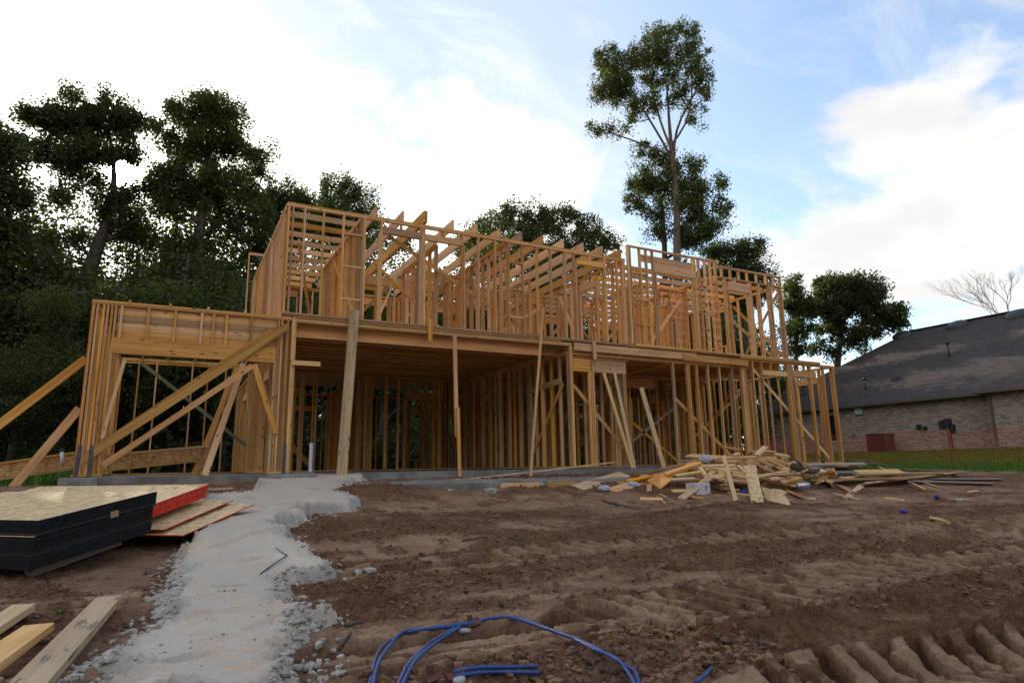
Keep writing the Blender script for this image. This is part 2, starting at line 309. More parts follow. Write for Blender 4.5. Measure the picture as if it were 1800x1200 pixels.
class MB:
    "collects boards (boxes along a line) and free quads into one mesh with a length/width UV map"
    def __init__(s): s.v = []; s.f = []; s.uv = []; s.mi = []; s.n = 0
    def board(s, p0, p1, wd, th, side=(0, 1, 0), mi=0, taper=1.0):
        p0 = np.array(p0, float); p1 = np.array(p1, float); a = p1-p0; L = np.linalg.norm(a); a = a/L
        sd_ = np.array(side, float); sd_ = sd_-a*(sd_@a); sd_ /= np.linalg.norm(sd_); t = np.cross(a, sd_)
        for k, (p, m_) in enumerate(((p0, 1.), (p1, taper))):
            for (i, j) in ((-1, -1), (1, -1), (1, 1), (-1, 1)): s.v.append(p+sd_*i*wd/2*m_+t*j*th/2*m_)
        n = s.n
        s.f += [tuple(n+i for i in q) for q in QF]; s.n += 8; s.mi += [mi]*6
        u0 = 0.
        s.uv += [(0, 0), (0.02, th), (.02, th+wd), (0, wd)] + [(L, 0), (L, wd), (L+.02, wd+th), (L+.02, th)]
        for k, ww in enumerate((wd, th, wd, th)):
            v0 = k*.37; s.uv += [(0, v0), (0, v0+ww), (L, v0+ww), (L, v0)]
        return s
    def box(s, x0, x1, y0, y1, z0, z1, mi=0):
        "axis aligned; grain along its longest side"
        d = np.array([x1-x0, y1-y0, z1-z0]); k = int(np.argmax(d)); c = np.array([(x0+x1)/2, (y0+y1)/2, (z0+z1)/2])
        e = np.zeros(3); e[k] = d[k]/2; o = [i for i in range(3) if i != k]; sdv = np.zeros(3); sdv[o[0]] = 1
        return s.board(c-e, c+e, d[o[0]], d[o[1]], sdv, mi)
    def poly(s, pts, mi=0, uv=None):
        n = s.n; s.v += [np.array(p, float) for p in pts]; s.f.append(tuple(range(n, n+len(pts)))); s.n += len(pts); s.mi.append(mi)
        s.uv += uv if uv else [(p[0], p[1]) for p in pts]; return s
    def prism(s, pts, ext, mi=0, mside=None):
        "polygon pts extruded by vector ext (pts counter-clockwise seen from +ext)"
        P = [np.array(p, float) for p in pts]; Q = [p+np.array(ext, float) for p in P]; N = len(P)
        a = P[1]-P[0]; a /= np.linalg.norm(a); nrm = np.array(ext, float)/np.linalg.norm(ext); bb = np.cross(nrm, a)
        uvp = [((p-P[0])@a, (p-P[0])@bb) for p in P]
        s.poly(Q, mi, uvp); s.poly(P[::-1], mi, uvp[::-1])
        for i in range(N):
            j = (i+1) % N; L = np.linalg.norm(P[j]-P[i]); h = np.linalg.norm(ext)
            s.poly([P[i], P[j], Q[j], Q[i]], mside if mside is not None else mi, [(0, 0), (L, 0), (L, h), (0, h)])
        return s
    def tube(s, pts, rad, n=8, mi=0, cap=True):
        pts = [np.array(p, float) for p in pts]; rr_ = rad if isinstance(rad, (list, tuple, np.ndarray)) else [rad]*len(pts)
        up = np.array([0.3, .2, 1.]); L = 0.; base = s.n
        for k, p in enumerate(pts):
            a = pts[min(k+1, len(pts)-1)]-pts[max(k-1, 0)]; a /= max(1e-9, np.linalg.norm(a))
            if k: L += np.linalg.norm(p-pts[k-1])
            u_ = np.cross(a, up); u_ /= max(1e-9, np.linalg.norm(u_)); v_ = np.cross(u_, a); up = v_
            for i in range(n):
                t = 2*math.pi*i/n; s.v.append(p+(u_*math.cos(t)+v_*math.sin(t))*rr_[k])
        for k in range(len(pts)-1):
            for i in range(n):
                j = (i+1) % n; s.f.append((base+k*n+i, base+k*n+j, base+(k+1)*n+j, base+(k+1)*n+i)); s.mi.append(mi)
                s.uv += [(k*.1, i/n), (k*.1, (i+1)/n), (k*.1+.1, (i+1)/n), (k*.1+.1, i/n)]
        s.n += n*len(pts)
        if cap:
            s.f.append(tuple(base+i for i in range(n))[::-1]); s.mi.append(mi); s.uv += [(0, 0)]*n
            s.f.append(tuple(base+(len(pts)-1)*n+i for i in range(n))); s.mi.append(mi); s.uv += [(0, 0)]*n
        return s
    def mesh(s, name):
        me = bpy.data.meshes.new(name); me.from_pydata([tuple(v) for v in s.v], [], s.f)
        ul = me.uv_layers.new(name='UVMap'); ul.data.foreach_set('uv', np.array(s.uv, float).ravel())
        me.polygons.foreach_set('material_index', s.mi); me.update(); return me
    def build(s, name, mat, parent=None, smooth=False, bevel=0.):
        o = link(name, s.mesh(name), mat, parent, smooth)
        if bevel:
            bv = o.modifiers.new('bevel', 'BEVEL'); bv.width = bevel; bv.segments = 2; bv.limit_method = 'ANGLE'
        return o
# ------------------------------------------------------------------ ground
def pl(v, xs, ys): return np.interp(v, xs, ys)
def base_h(X, Y):
    L = pl(Y, [-50, 0, 3, 5, 6.9, 8.6, 12, 13, 19, 40, 200], [-.97, -.95, -.92, -.90, -.96, -.76, -.24, -.18, -.3, -.1, .5])
    Rr = pl(Y, [-50, 0, 3, 7, 9.5, 11.5, 12.6, 13, 19, 40, 200], [-1.0, -.97, -.92, -.89, -.72, -.38, -.20, -.22, -.34, -.1, .5])
    L = L+.16*np.exp(-((Y-7.9)/1.4)**2)*sst(-.1, .8, X); t = sst(1.6, 4.2, X); h = L*(1-t)+Rr*t
    side = pl(X, [18, 21, 24, 34, 60], [-.42, -.30, -.20, .42, .6])
    ts = sst(16, 21, X)*sst(7.0, 11.5, Y); h = h*(1-ts)+side*ts
    return h
def tpt(x, y, z=-.9):
    p = atZ(x, y, z); return (p[0], p[1])
TRACKS = [  # centre line, half width, lug pitch, depth
    (np.array([tpt(880, 975, -.88), tpt(1000, 962, -.88), tpt(1200, 945, -.88), tpt(1420, 934, -.88), tpt(1700, 927, -.88), tpt(1990, 920, -.88)]), .40, .25, .11, 1),
    (np.array([tpt(1040, 1085, -.9), tpt(1180, 1062, -.9), tpt(1400, 1025, -.9), tpt(1600, 985, -.9), tpt(1800, 975, -.9), tpt(2100, 965, -.9)]), .42, .22, .11, 1),
    (np.array([tpt(1490, 1235, -.93), tpt(1560, 1195, -.93), tpt(1680, 1165, -.93), tpt(1800, 1150, -.93), tpt(2100, 1115, -.93)]), .44, .19, .085, -1),
]
def seg_st(X, Y, P):
    best = np.full(X.shape, 1e9); S = np.zeros_like(X); T = np.zeros_like(X); acc = 0
    for k in range(len(P)-1):
        a, b_ = P[k], P[k+1]; d = b_-a; L = np.hypot(*d); d = d/L
        rx, ry = X-a[0], Y-a[1]; s = np.clip(rx*d[0]+ry*d[1], 0, L); ex, ey = rx-d[0]*s, ry-d[1]*s; dd = np.hypot(ex, ey)
        m_ = dd < best; best = np.where(m_, dd, best); S = np.where(m_, acc+s, S); T = np.where(m_, d[0]*ry-d[1]*rx, T); acc += L
    return best, S, T
# outline of the spilled concrete, metres
_cpx = [(132, 1196), (194, 1139), (264, 1112), (272, 1080), (284, 1046), (288, 991), (330, 944), (345, 918), (350, 895), (358, 878), (430, 869), (467, 847),
        (560, 843), (645, 845), (610, 858), (592, 870), (640, 884), (625, 896), (552, 899), (545, 915), (497, 930), (520, 945), (545, 965), (565, 985), (598, 1003), (575, 1014), (535, 1015), (507, 1032), (520, 1055), (577, 1084), (555, 1098),
        (540, 1115), (556, 1166), (545, 1200), (520, 1290), (100, 1290)]
def gz(p):
    "where a sight line through the photo meets the plain ground"
    d = ray(*p); t = .5
    ts = np.geomspace(.8, 80, 3000); P = d[None, :]*ts[:, None]; hh_ = base_h(P[:, 0], P[:, 1]); k = np.argmax(P[:, 2] < hh_)
    return P[k]
PATH = np.array([gz(p)[:2] for p in _cpx])
def poly_sd(X, Y, P):
    "signed distance, positive inside"
    d2 = np.full(X.shape, 1e9); ins = np.zeros(X.shape, bool); n = len(P)
    for i in range(n):
        a, b_ = P[i], P[(i+1) % n]; e = b_-a; wx, wy = X-a[0], Y-a[1]
        t = np.clip((wx*e[0]+wy*e[1])/(e@e), 0, 1); d2 = np.minimum(d2, (wx-e[0]*t)**2+(wy-e[1]*t)**2)
        c1 = (a[1] > Y) != (b_[1] > Y)
        with np.errstate(divide='ignore', invalid='ignore'): xi = a[0]+(Y-a[1])*e[0]/(e[1] if abs(e[1]) > 1e-9 else 1e-9)
        ins ^= c1 & (X < xi)
    return np.where(ins, 1, -1)*np.sqrt(d2)
MOUNDS = [(*gz((672, 866))[:2], .75, .42, .17), (*gz((900, 905))[:2], 1.6, .5, .05), (*gz((1230, 905))[:2], 1.8, .5, .04)]
def ground(X, Y):
    "height and the colour mix of the soil"
    X = np.asarray(X, float); Y = np.asarray(Y, float)
    h = base_h(X, Y)
    near = 1-sst(14, 26, np.hypot(X, Y))
    inslab = sst(-1.7, -1.5, X)*(1-sst(18.8, 19.0, X))*sst(12.7, 12.85, Y)*(1-sst(24.4, 24.6, Y))
    wig = fbm(X, Y, .22, 3, 3)*.14
    h = h+wig*near*(1-inslab)*(1-.6*sst(9, 12, Y))
    comp = sst(-.05, .42, fbm(X*.55, Y*1.3, .75, 4, 21)+.16*sst(5, 9, X)-.10*(1-sst(3, 7, Y))*(1-sst(4, 6, X)))
    pk = (1-sst(.3, .7, np.abs(X+.45)))*(1-sst(5.0, 5.6, Y)); leftf = 1-sst(.6, 1.1, X-.0*Y); comp = np.maximum(comp, leftf*sst(-.25, .05, fbm(X, Y, .8, 3, 5)))
    comp = np.where((Y > 11.6) & (X > 1), comp*.35, comp)
    for (mx, my, rx, ry, a) in MOUNDS:
        q = np.exp(-(((X-mx)/rx)**2+((Y-my)/ry)**2)); h = h+a*q; comp = comp*(1-np.clip(q*1.4, 0, 1))
    tmask = np.zeros_like(X); th = np.zeros_like(X); tlug = np.ones_like(X)
    for (P, hw, pitch, dep, sg) in TRACKS:
        dd, S, T = seg_st(X, Y, P)
        wob = fbm(X, Y, 1.2, 2, 9)*.03
        u = np.abs(T+wob)/hw; m_ = 1-sst(.95, 1.12, u)
        cen = np.sign(T+wob)
        ph = S/pitch + .25*fbm(X, Y, 2.2, 2, 37) + cen*.25 + sg*u*.95*(1+.3*u)
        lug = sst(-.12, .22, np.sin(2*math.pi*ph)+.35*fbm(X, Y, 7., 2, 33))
        fade = .85+.15*sst(-.4, .05, fbm(X, Y, .55, 3, 31)+.2)
        th += m_*(-dep*.8+lug*dep*1.5*(.65+.35*u)*(1-.2*sst(.1, .4, fbm(X, Y, 4.5, 3, 35))))*fade + (1-sst(.12, .45, np.abs(u-1.28)))*dep*.5
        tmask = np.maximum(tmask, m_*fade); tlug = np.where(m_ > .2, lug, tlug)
    for (x0, y0, x1, y1, hw, dd_) in RUTS:
        d_, S, T = seg_st(X, Y, np.array([(x0, y0), (x1, y1)])); u = d_/hw
        th += -dd_*(1-sst(.5, 1.0, u))+dd_*.7*(1-sst(.0, .45, np.abs(u-1.25)))
    comp = comp*(1-tmask)+tmask*(.0+1.0*tlug)  # tread gaps take the dark loose-soil colour, also standing in for their shadow
    clod = fbm(X, Y, 3.3, 3, 41)*.05+np.abs(fbm(X, Y, 9., 4, 51, .62))*.06
    fine = fbm(X, Y, 26., 3, 61, .6)*.02; comp = np.clip(comp*(1-.75*sst(.02, .22, fbm(X, Y*1.4, 3.1, 4, 65, .6)))+.35*sst(.12, .3, fbm(X, Y*1.6, 2.3, 3, 66)), 0, 1)
    rough = (1-comp*.82)*near*(1-inslab)*(1-.93*tmask)*(1-.8*pk)
    h = h+th*near+clod*rough+fine*rough*1.3+fbm(X, Y, 5., 3, 71)*.012*near+fbm(X, Y, 17., 3, 72, .6)*.011*near*(1-inslab)
    grass = np.maximum(sst(20.4, 21.2, X+fbm(X, Y, .6, 3, 81)*1.2)*sst(9.2, 10.0, Y+fbm(X, Y, .5, 2, 83)), sst(19.2, 20.4, Y+fbm(X, Y, .4, 2, 84)*2)*(1-sst(-3.2, -1.8, X)))
    grass = np.maximum(grass, sst(25.5, 27, Y))
    dust = np.zeros_like(X)
    return h, comp, grass, dust
RUTS = []
for (a_, b_, hw, dd_) in (((860, 1010), (1500, 975), .10, .035), ((1250, 1108), (1800, 1085), .12, .03), ((1300, 985), (1800, 955), .12, .035), ((1150, 905), (1800, 900), .14, .03), ((1500, 905), (1800, 925), .1, .03)):
    p, q = tpt(*a_, -.92), tpt(*b_, -.92); RUTS.append((*p, *q, hw, dd_))
def gh(x, y):
    return float(ground(np.array([x]), np.array([y]))[0][0])
def path_h(X, Y, gr):
    sdv = poly_sd(X, Y, PATH)+fbm(X, Y, 2.6, 4, 91)*.24+fbm(X, Y, 14., 3, 92)*.07
    e = sst(-.02, .16, sdv)
    top = base_h(X, Y)+.085+fbm(X, Y, .7, 3, 93)*.06+fbm(X, Y, 3., 3, 96)*.022+fbm(X, Y, 11., 4, 95, .6)*.008
    edge = 1-sst(.03, .30, sdv)
    top = top+np.abs(fbm(X, Y, 13., 4, 94, .65))*.10*edge+fbm(X, Y, 30., 3, 97)*.012*(edge+.12)
    for (fx, fy) in FOOT:
        (cx, cy, ang, L, W_) = (fx[0], fx[1], fy[0], fy[1], fy[2])
        c_, s_ = math.cos(ang), math.sin(ang); u = ((X-cx)*c_+(Y-cy)*s_)/L; v = (-(X-cx)*s_+(Y-cy)*c_)/W_
        v = v*(1+.35*np.exp(-(u*3)**2)); q = u*u+v*v
        top = top-.05*(1-sst(.7, 1.05, q))+.010*(1-sst(.0, .4, np.abs(q-1.3)))
    return gr*(1-e)-.06*(1-e)+np.maximum(top, gr-.03+.03)*e, sdv, edge
def foot(px, ang, L=.155, W_=.062):
    p = gz(px); return ((p[0], p[1]), (ang, L, W_))
FOOT = [foot((408, 1045), -.45), foot((400, 962), .1, .2, .06), foot((330, 1188), .9, .15, .08), foot((470, 950), .3, .2, .05)]

def grid_mesh(name, X, Y, Z, keep, attrs, mat, kind):
    nr, na = X.shape
    idx = np.arange(nr*na).reshape(nr, na)
    q = np.stack([idx[:-1, :-1], idx[:-1, 1:], idx[1:, 1:], idx[1:, :-1]], -1).reshape(-1, 4)[:, ::-1]
    if keep is not None:
        kf_ = (keep[:-1, :-1] | keep[:-1, 1:] | keep[1:, 1:] | keep[1:, :-1]).ravel(); q = q[kf_]
        used = np.zeros(nr*na, bool); used[q.ravel()] = True; remap = np.cumsum(used)-1; q = remap[q]
    else: used = np.ones(nr*na, bool)
    co = np.stack([X.ravel(), Y.ravel(), Z.ravel()], -1)[used]
    me = bpy.data.meshes.new(name); me.vertices.add(len(co)); me.vertices.foreach_set('co', co.ravel())
    me.loops.add(len(q)*4); me.loops.foreach_set('vertex_index', q.ravel().astype(np.int32))
    me.polygons.add(len(q)); me.polygons.foreach_set('loop_start', np.arange(0, len(q)*4, 4, dtype=np.int32))
    me.update(calc_edges=True); me.polygons.foreach_set('use_smooth', [True]*len(q))
    at = me.color_attributes.new('mix', 'FLOAT_COLOR', 'POINT')
    cc = np.stack([a.ravel()[used] for a in attrs]+[np.ones(used.sum())], -1); at.data.foreach_set('color', cc.ravel())
    me.validate()
    return setp(link(name, me, mat), kind=kind)
# one sheet of ground, finer where the site is
az = np.concatenate([np.linspace(-180, -32, 60), np.linspace(-31.5, 82, 860), np.linspace(84, 180, 40)])*math.pi/180
rad = np.concatenate([[.02, .5, 1.0, 1.4], np.geomspace(1.7, 22, 760), np.geomspace(22.3, 70, 90), np.geomspace(75, 900, 26)])
Rg, Ag = np.meshgrid(rad, az, indexing='ij'); X = Rg*np.sin(Ag); Y = Rg*np.cos(Ag)
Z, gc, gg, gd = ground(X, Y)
far = sst(60, 200, Rg); Z = Z*(1-far)+.6*far
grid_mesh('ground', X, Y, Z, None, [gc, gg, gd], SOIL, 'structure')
xa = np.arange(PATH[:, 0].min()-.3, PATH[:, 0].max()+.3, .016); ya = 2.4*np.power(17/2.4, np.linspace(0, 1, 640))
Yp, Xp = np.meshgrid(ya, xa, indexing='ij'); 
gr = ground(Xp, Yp)[0]; Zp, sdp, edg = path_h(Xp, Yp, gr)
grid_mesh('concrete_path', Xp, Yp, Zp, sdp > -.03, [edg*sst(-.1, .25, fbm(Xp, Yp, 3., 3, 99)+.15), edg*0, edg*0], PATHM, 'structure')
def surf(p, lift=0.):
    "photo point -> real point on soil or concrete"
    d = ray(*p); ts = np.geomspace(.8, 60, 2600); P = d[None, :]*ts[:, None]
    g = ground(P[:, 0], P[:, 1])[0]; z, s_, e_ = path_h(P[:, 0], P[:, 1], g); g = np.where(s_ > 0, np.maximum(g, z), g)+lift
    k = int(np.argmax(P[:, 2] < g)); return P[k]
def top_h(x, y):
    g = ground(np.array([x]), np.array([y]))[0]; z, s_, e_ = path_h(np.array([x]), np.array([y]), g)
    return float(max(g[0], z[0])) if s_[0] > 0 else float(g[0])
def pebbles(name, pts, sizes, mat, kind='stuff', flat=.7, seed=1):
    rg = np.random.default_rng(seed)
    ico = np.array([(0, 0, 1), (.89, 0, .45), (.28, .85, .45), (-.72, .53, .45), (-.72, -.53, .45), (.28, -.85, .45), (.72, .53, -.45), (-.28, .85, -.45), (-.89, 0, -.45), (-.28, -.85, -.45), (.72, -.53, -.45), (0, 0, -1)])
    fc = np.array([(0,1,2),(0,2,3),(0,3,4),(0,4,5),(0,5,1),(1,6,2),(2,7,3),(3,8,4),(4,9,5),(5,10,1),(6,7,2),(7,8,3),(8,9,4),(9,10,5),(10,6,1),(11,7,6),(11,8,7),(11,9,8),(11,10,9),(11,6,10)])
    N = len(pts); sc_ = sizes[:, None]*rg.uniform(.6, 1.3, (N, 3)); sc_[:, 2] *= flat
    v = ico[None]*(1+rg.uniform(-.22, .22, (N, 12, 1)))*sc_[:, None, :]
    a = rg.uniform(0, 6.28, N); ca, sa = np.cos(a)[:, None], np.sin(a)[:, None]
    v = np.stack([v[..., 0]*ca-v[..., 1]*sa, v[..., 0]*sa+v[..., 1]*ca, v[..., 2]], -1)+pts[:, None, :]
    f = fc[None]+np.arange(N)[:, None, None]*12
    me = bpy.data.meshes.new(name); me.from_pydata(v.reshape(-1, 3).tolist(), [], f.reshape(-1, 3).tolist()); me.update()
    return setp(link(name, me, mat), kind=kind)
def scatter(n, a0, a1, r0, r1, seed):
    rg = np.random.default_rng(seed); r = r0*np.power(r1/r0, rg.random(n)); a = np.radians(rg.uniform(a0, a1, n)); return r*np.sin(a), r*np.cos(a), rg
CLODM = plain('soil_clod', (.145, .078, .045), .95, noise=.55, scale=6, bumpd=.01)
x, y, rg = scatter(60000, -14, 72, 2.2, 13, 5)
h, gc_, _, _ = ground(x, y); s_ = poly_sd(x, y, PATH); td = np.min([seg_st(x, y, T_[0])[0]/T_[1] for T_ in TRACKS], axis=0)
k = ((td > 1.05) | (rg.random(len(x)) < .06)) & (gc_ < .5) & (s_ < -.05) & (y < 12.3) & (fbm(x, y, .9, 3, 15)+rg.uniform(-.25, .25, len(x)) > -.02)
szs = .004+.024*rg.random(k.sum())**3.4
pebbles('soil_clods', np.stack([x[k], y[k], h[k]+szs*.25], -1), szs, CLODM, seed=3)
x, y, rg = scatter(70000, -18, 28, 2.3, 14, 8)
h = ground(x, y)[0]; s_ = poly_sd(x, y, PATH)
k = (s_ > -.30) & (rg.random(len(x)) < np.where(s_ > .14, .025, np.exp(-np.maximum(0, -s_)*17))) & (fbm(x, y, .8, 3, 16) > -.22)
xx, yy = x[k], y[k]; hz = path_h(xx, yy, h[k]); szs = (.003+.026*rg.random(k.sum())**3.5)*np.where(s_[k] > .14, .35, 1)
CRUMB = plain('concrete_crumb', (.34, .315, .275), .9, noise=.35, scale=30)
pebbles('concrete_crumbs', np.stack([xx, yy, np.where(hz[1] > 0, hz[0], h[k])+szs*.3], -1), szs, CRUMB, seed=4)

# ------------------------------------------------------------------ house frame
HF = setp(empty('house_frame', (8.6, 18, -.07)), 'two storey timber house frame with open stud walls standing on its concrete slab', 'house')
ZS = -.03
ST = .038
rest = MB()            # the further studs, past the hundred largest
count = [0]
def jt(a): return random.uniform(-a, a)
class Wall:
    def __init__(s, o, d, mat=PINE, ind=False, name='wall_frame', depth=.089):
        s.o = np.array(o, float); s.d = np.array((d[0], d[1], 0), float); s.n = np.array((-d[1], d[0], 0), float); s.mat = mat; s.ind = ind; s.plates = []; s.kids = []; s.dep = depth; s.name = name
    def P(s, a, z, off=0.): return s.o+s.d*a+s.n*off+np.array((0, 0, z))
    def plate(s, a0, a1, z, n=1, off=0.):
        for k in range(n): s.plates.append(MB().board(s.P(a0+(0.01*k), z+ST/2+k*(ST+.001), off+jt(.002)), s.P(a1-(.012*k), z+ST/2+k*(ST+.001), off+jt(.002)), s.dep, ST-.001, s.n))
    def stud(s, a, z0, z1, wdt=ST, off=0., dep=None, lean=.004):
        dep = dep or s.dep
        b = (s.P(a+jt(lean), z0, off), s.P(a+jt(lean), z1, off))
        if s.ind and count[0] < 100: count[0] += 1; s.kids.append(('stud', MB().board(*b, dep-.002, wdt-.001, s.n), s.mat))
        else: (rest2 if s.mat is PINE_UP else rest).board(*b, dep-.002, wdt-.001, s.n)
    def studs(s, L, z0, z1, **k):
        for a in L: s.stud(a, z0, z1, **k)
    def part(s, nm, a0, z0, a1, z1, wd, th, off=0., mat=None, flat=False):
        "a board in the wall plane; wd across the wall face"
        p, q = s.P(a0, z0, off), s.P(a1, z1, off); ax = (q-p)/np.linalg.norm(q-p); up_ = np.cross(s.n, ax)
        s.kids.append((nm, MB().board(p, q, wd, th, up_), mat or s.mat))
    def header(s, a0, a1, z0, z1, off=0., mat=None, th=.085): s.part('header', a0, (z0+z1)/2, a1, (z0+z1)/2, z1-z0, th, off, mat)
    def block(s, a0, a1, z): s.part('blocking', a0, z, a1, z, ST, .084)
    def brace(s, a0, z0, a1, z1, wd=.089, off=-.058, mat=None): s.part('diagonal_brace', a0, z0, a1, z1, wd, .019, off, mat)
    def done(s):
        if s.plates: o = s.plates[0].build(s.name, s.mat, HF)
        else: o = empty(s.name, tuple(s.o)); o.parent = HF; o.matrix_parent_inverse = parent_inv(HF)
        for mb in s.plates[1:]: mb.build('plate', s.mat, o)
        for nm, mb, mt in s.kids: mb.build(nm, mt, o)
        return o
rest2 = MB()
Y0 = 13.045
TP = 2.925
# --- lower front: left bay with the wide header
W = Wall((0, Y0, 0), (1, 0), ind=True)
W.plate(-1.40, 1.97, TP, 2); W.plate(-1.42, -.98, ZS-.02); W.plate(1.66, 1.97, ZS-.02)
W.studs([-1.36, -1.30, -1.215, -1.15, -1.09, -1.03], ZS+.02, TP); W.studs([1.73, 1.79, 1.90], ZS+.02, TP)
W.stud(1.685, ZS+.02, 2.06)
W.header(-1.04, 1.70, 2.065, 2.345, -.003)
for a in (-.94, -.52, -.09, .35, .56, .78, 1.22): W.part('cripple_stud', a, 2.346, a, TP, ST, .04, -.025)
for k in range(4): W.part('header_board', -1.0, 2.42+k*.141, 1.70, 2.42+k*.141, .138, .038, .03)
W.done()
# wide corner post between bay and big opening
m_ = MB()
for dx in (0, .043): m_.board((1.995+dx, Y0, ZS-.02), (1.995+dx, Y0, TP+.07), .12, .041, (0, 1, 0))
m_.build('corner_post', PINE, HF)
# --- big opening
W = Wall((0, Y0, 0), (1, 0)); W.plate(2.045, 8.62, 2.90, 2); W.plate(1.98, 8.3, 2.985, 1, -.02); W.done()
MB().board((2.08, 13.27, 2.775), (7.86, 13.27, 2.775), .245, .09, (0, 0, 1)).build('laminated_beam', LVL, HF)
MB().board((7.87, 13.42, 2.80), (8.50, 13.42, 2.80), .20, .012, (0, 0, 1)).build('osb_strip', OSB2, HF)
MB().board((8.52, 13.1, 2.86), (8.52, 14.6, 2.86), .085, .038, (1, 0, 0)).build('top_plate', PINE, HF)
m_ = MB()
for dx in (0, .042): m_.board((8.56+dx, Y0, ZS-.02), (8.56+dx, Y0, 2.90), .089, .04, (0, 1, 0))
m_.build('corner_post', PINE, HF)
# --- right: entry and front rooms
W = Wall((0, Y0, 0), (1, 0), ind=True)
W.plate(8.62, 10.3, ZS-.02); W.plate(11.8, 18.6, ZS-.02)
W.plate(8.64, 14.5, 2.69, 1); W.plate(14.55, 18.64, 2.925, 2)
W.studs([9.11, 9.17, 9.235], ZS+.02, 2.29); W.studs([10.17, 10.22], ZS+.02, 2.29)
W.header(8.64, 9.16, 2.29, 2.60); W.header(9.19, 10.26, 2.29, 2.60); W.part('osb_strip', 8.65, 2.71, 10.4, 2.71, .16, .012, .02, OSB2)
W.studs([11.87], ZS+.02, 2.69); W.studs([12.37, 12.43, 12.73, 13.14, 13.58], ZS+.02, 2.69)
W.studs([14.08], ZS+.02, 2.69); W.studs([14.46, 14.51, 14.565, 14.62], ZS+.02, 2.88)
W.studs([14.92, 15.31], ZS+.02, 2.925); W.studs([16.40, 16.46, 16.55, 16.60], ZS+.02, 2.925); W.studs([17.42, 17.47, 18.08, 18.52, 18.57], ZS+.02, 2.925)
W.header(15.33, 16.38, 2.54, 2.68); W.header(16.63, 17.70, 2.55, 2.76)
for a in (15.7, 16.05, 16.9, 17.2): W.part('cripple_stud', a, 2.77 if a > 16.5 else 2.69, a, 2.925, ST, .08)
W.brace(14.98, 2.75, 18.05, .10, off=.058); W.brace(8.7, 1.95, 10.5, .05, off=.075); W.brace(11.95, 1.75, 14.0, .1, off=.075)
W.done()
# rim boards under the upper floor
m_ = MB(); m_.board((8.66, Y0-.07, 2.895), (12.7, Y0-.07, 2.895), .185, .038, (0, 0, 1)); m_.board((12.2, Y0-.112, 2.86), (14.66, Y0-.112, 2.84), .185, .038, (0, 0, 1))
m_.board((14.4, Y0-.07, 3.02), (17.9, Y0-.07, 3.02), .09, .038, (0, 0, 1))
m_.build('rim_joist', PINE, HF)
m_ = MB(); m_.board((11.87, 13.1, 2.66), (11.87, 15.4, 2.66), .089, .038, (1, 0, 0)); m_.build('top_plate', PINE, HF)
# entry wall, set back
W = Wall((0, 15.4, 0), (1, 0)); W.plate(10.2, 14.6, ZS-.02); W.plate(10.2, 14.6, 2.62, 2); W.studs([10.3, 10.72, 10.78, 11.3, 11.36], ZS+.02, 2.62); W.header(11.4, 13.2, 2.3, 2.6); W.studs([13.25, 13.3, 13.7, 14.1, 14.5], ZS+.02, 2.62)
W.part('ladder_block', 10.74, .9, 11.3, .9, ST, .08); W.part('ladder_block', 10.74, 1.5, 11.3, 1.5, ST, .08); W.part('ladder_block', 10.74, 2.1, 11.3, 2.1, ST, .08); W.brace(11.3, 1.9, 13.9, .1); W.brace(11.4, .2, 14.2, 1.9); W.done()
def run(a0, a1, st=.406):
    L = [a0]; 
    while L[-1]+st < a1-.1: L.append(L[-1]+st)
    return L+[a1]
def wallrun(o, d, L, z0=ZS, z1=TP, mat=PINE, openings=(), braces=(), ind=False, st=.406, name='wall_frame', hdr=True):
    W = Wall(o, d, mat, ind, name); W.plate(0, L, z0-.02 if z0 < 1 else z0); W.plate(0, L, z1, 2)
    for a in run(.02, L-.02, st):
        if any(b0 < a < b1 for b0, b1, _, _ in openings): continue
        W.stud(a, z0+.02, z1)
    for b0, b1, zs, zh in openings:
        for e in (b0, b0-.04): W.stud(e, z0+.02, z1 if e != b0 else zh)
        for e in (b1, b1+.04): W.stud(e, z0+.02, z1 if e != b1 else zh)
        if hdr: W.header(b0, b1, zh, zh+.2)
        a = b0+.3
        while a < b1-.1: W.part('cripple_stud', a, zh+.2, a, z1, ST, .08); a += .406
        if zs: 
            W.plate(b0, b1, zs)
            a = b0+.3
            while a < b1-.1: W.stud(a, z0+.02, zs); a += .406
    for b in braces: W.brace(*b)
    return W.done()
# left bay: outer wall, back wall, inner wall
wallrun((-1.36, 13.10, 0), (0, 1), 6.4, st=.30)
W = Wall((0, 19.55, 0), (1, 0)); W.plate(-1.30, 1.9, ZS-.02); W.plate(-1.3, 1.9, TP-.06, 1); W.plate(-1.3, 1.9, TP, 2); 
W.studs([atY(x, 690, 19.55)[0] for x in (240, 272, 335, 363, 395)]+[-1.28, 1.85], ZS+.02, TP)
W.part('diagonal_brace', *atY(248, 637, 19.5)[[0, 2]], *atY(464, 808, 19.5)[[0, 2]], .089, .019, -.06, TREATED); W.done()
wallrun((1.93, 13.15, 0), (0, 1), 6.3, braces=((.1, 2.3, 1.6, .5, .089, .06),), openings=((2.3, 3.2, 0, 2.1),))
m_ = []
for k, xj in enumerate((-.83, -.19, .45, 1.10, 1.74)):
    MB().board((xj, 12.99, 3.02), (xj, 19.6, 3.02), .06, .038, (0, 0, 1)).build('ceiling_joist', PINE, HF)
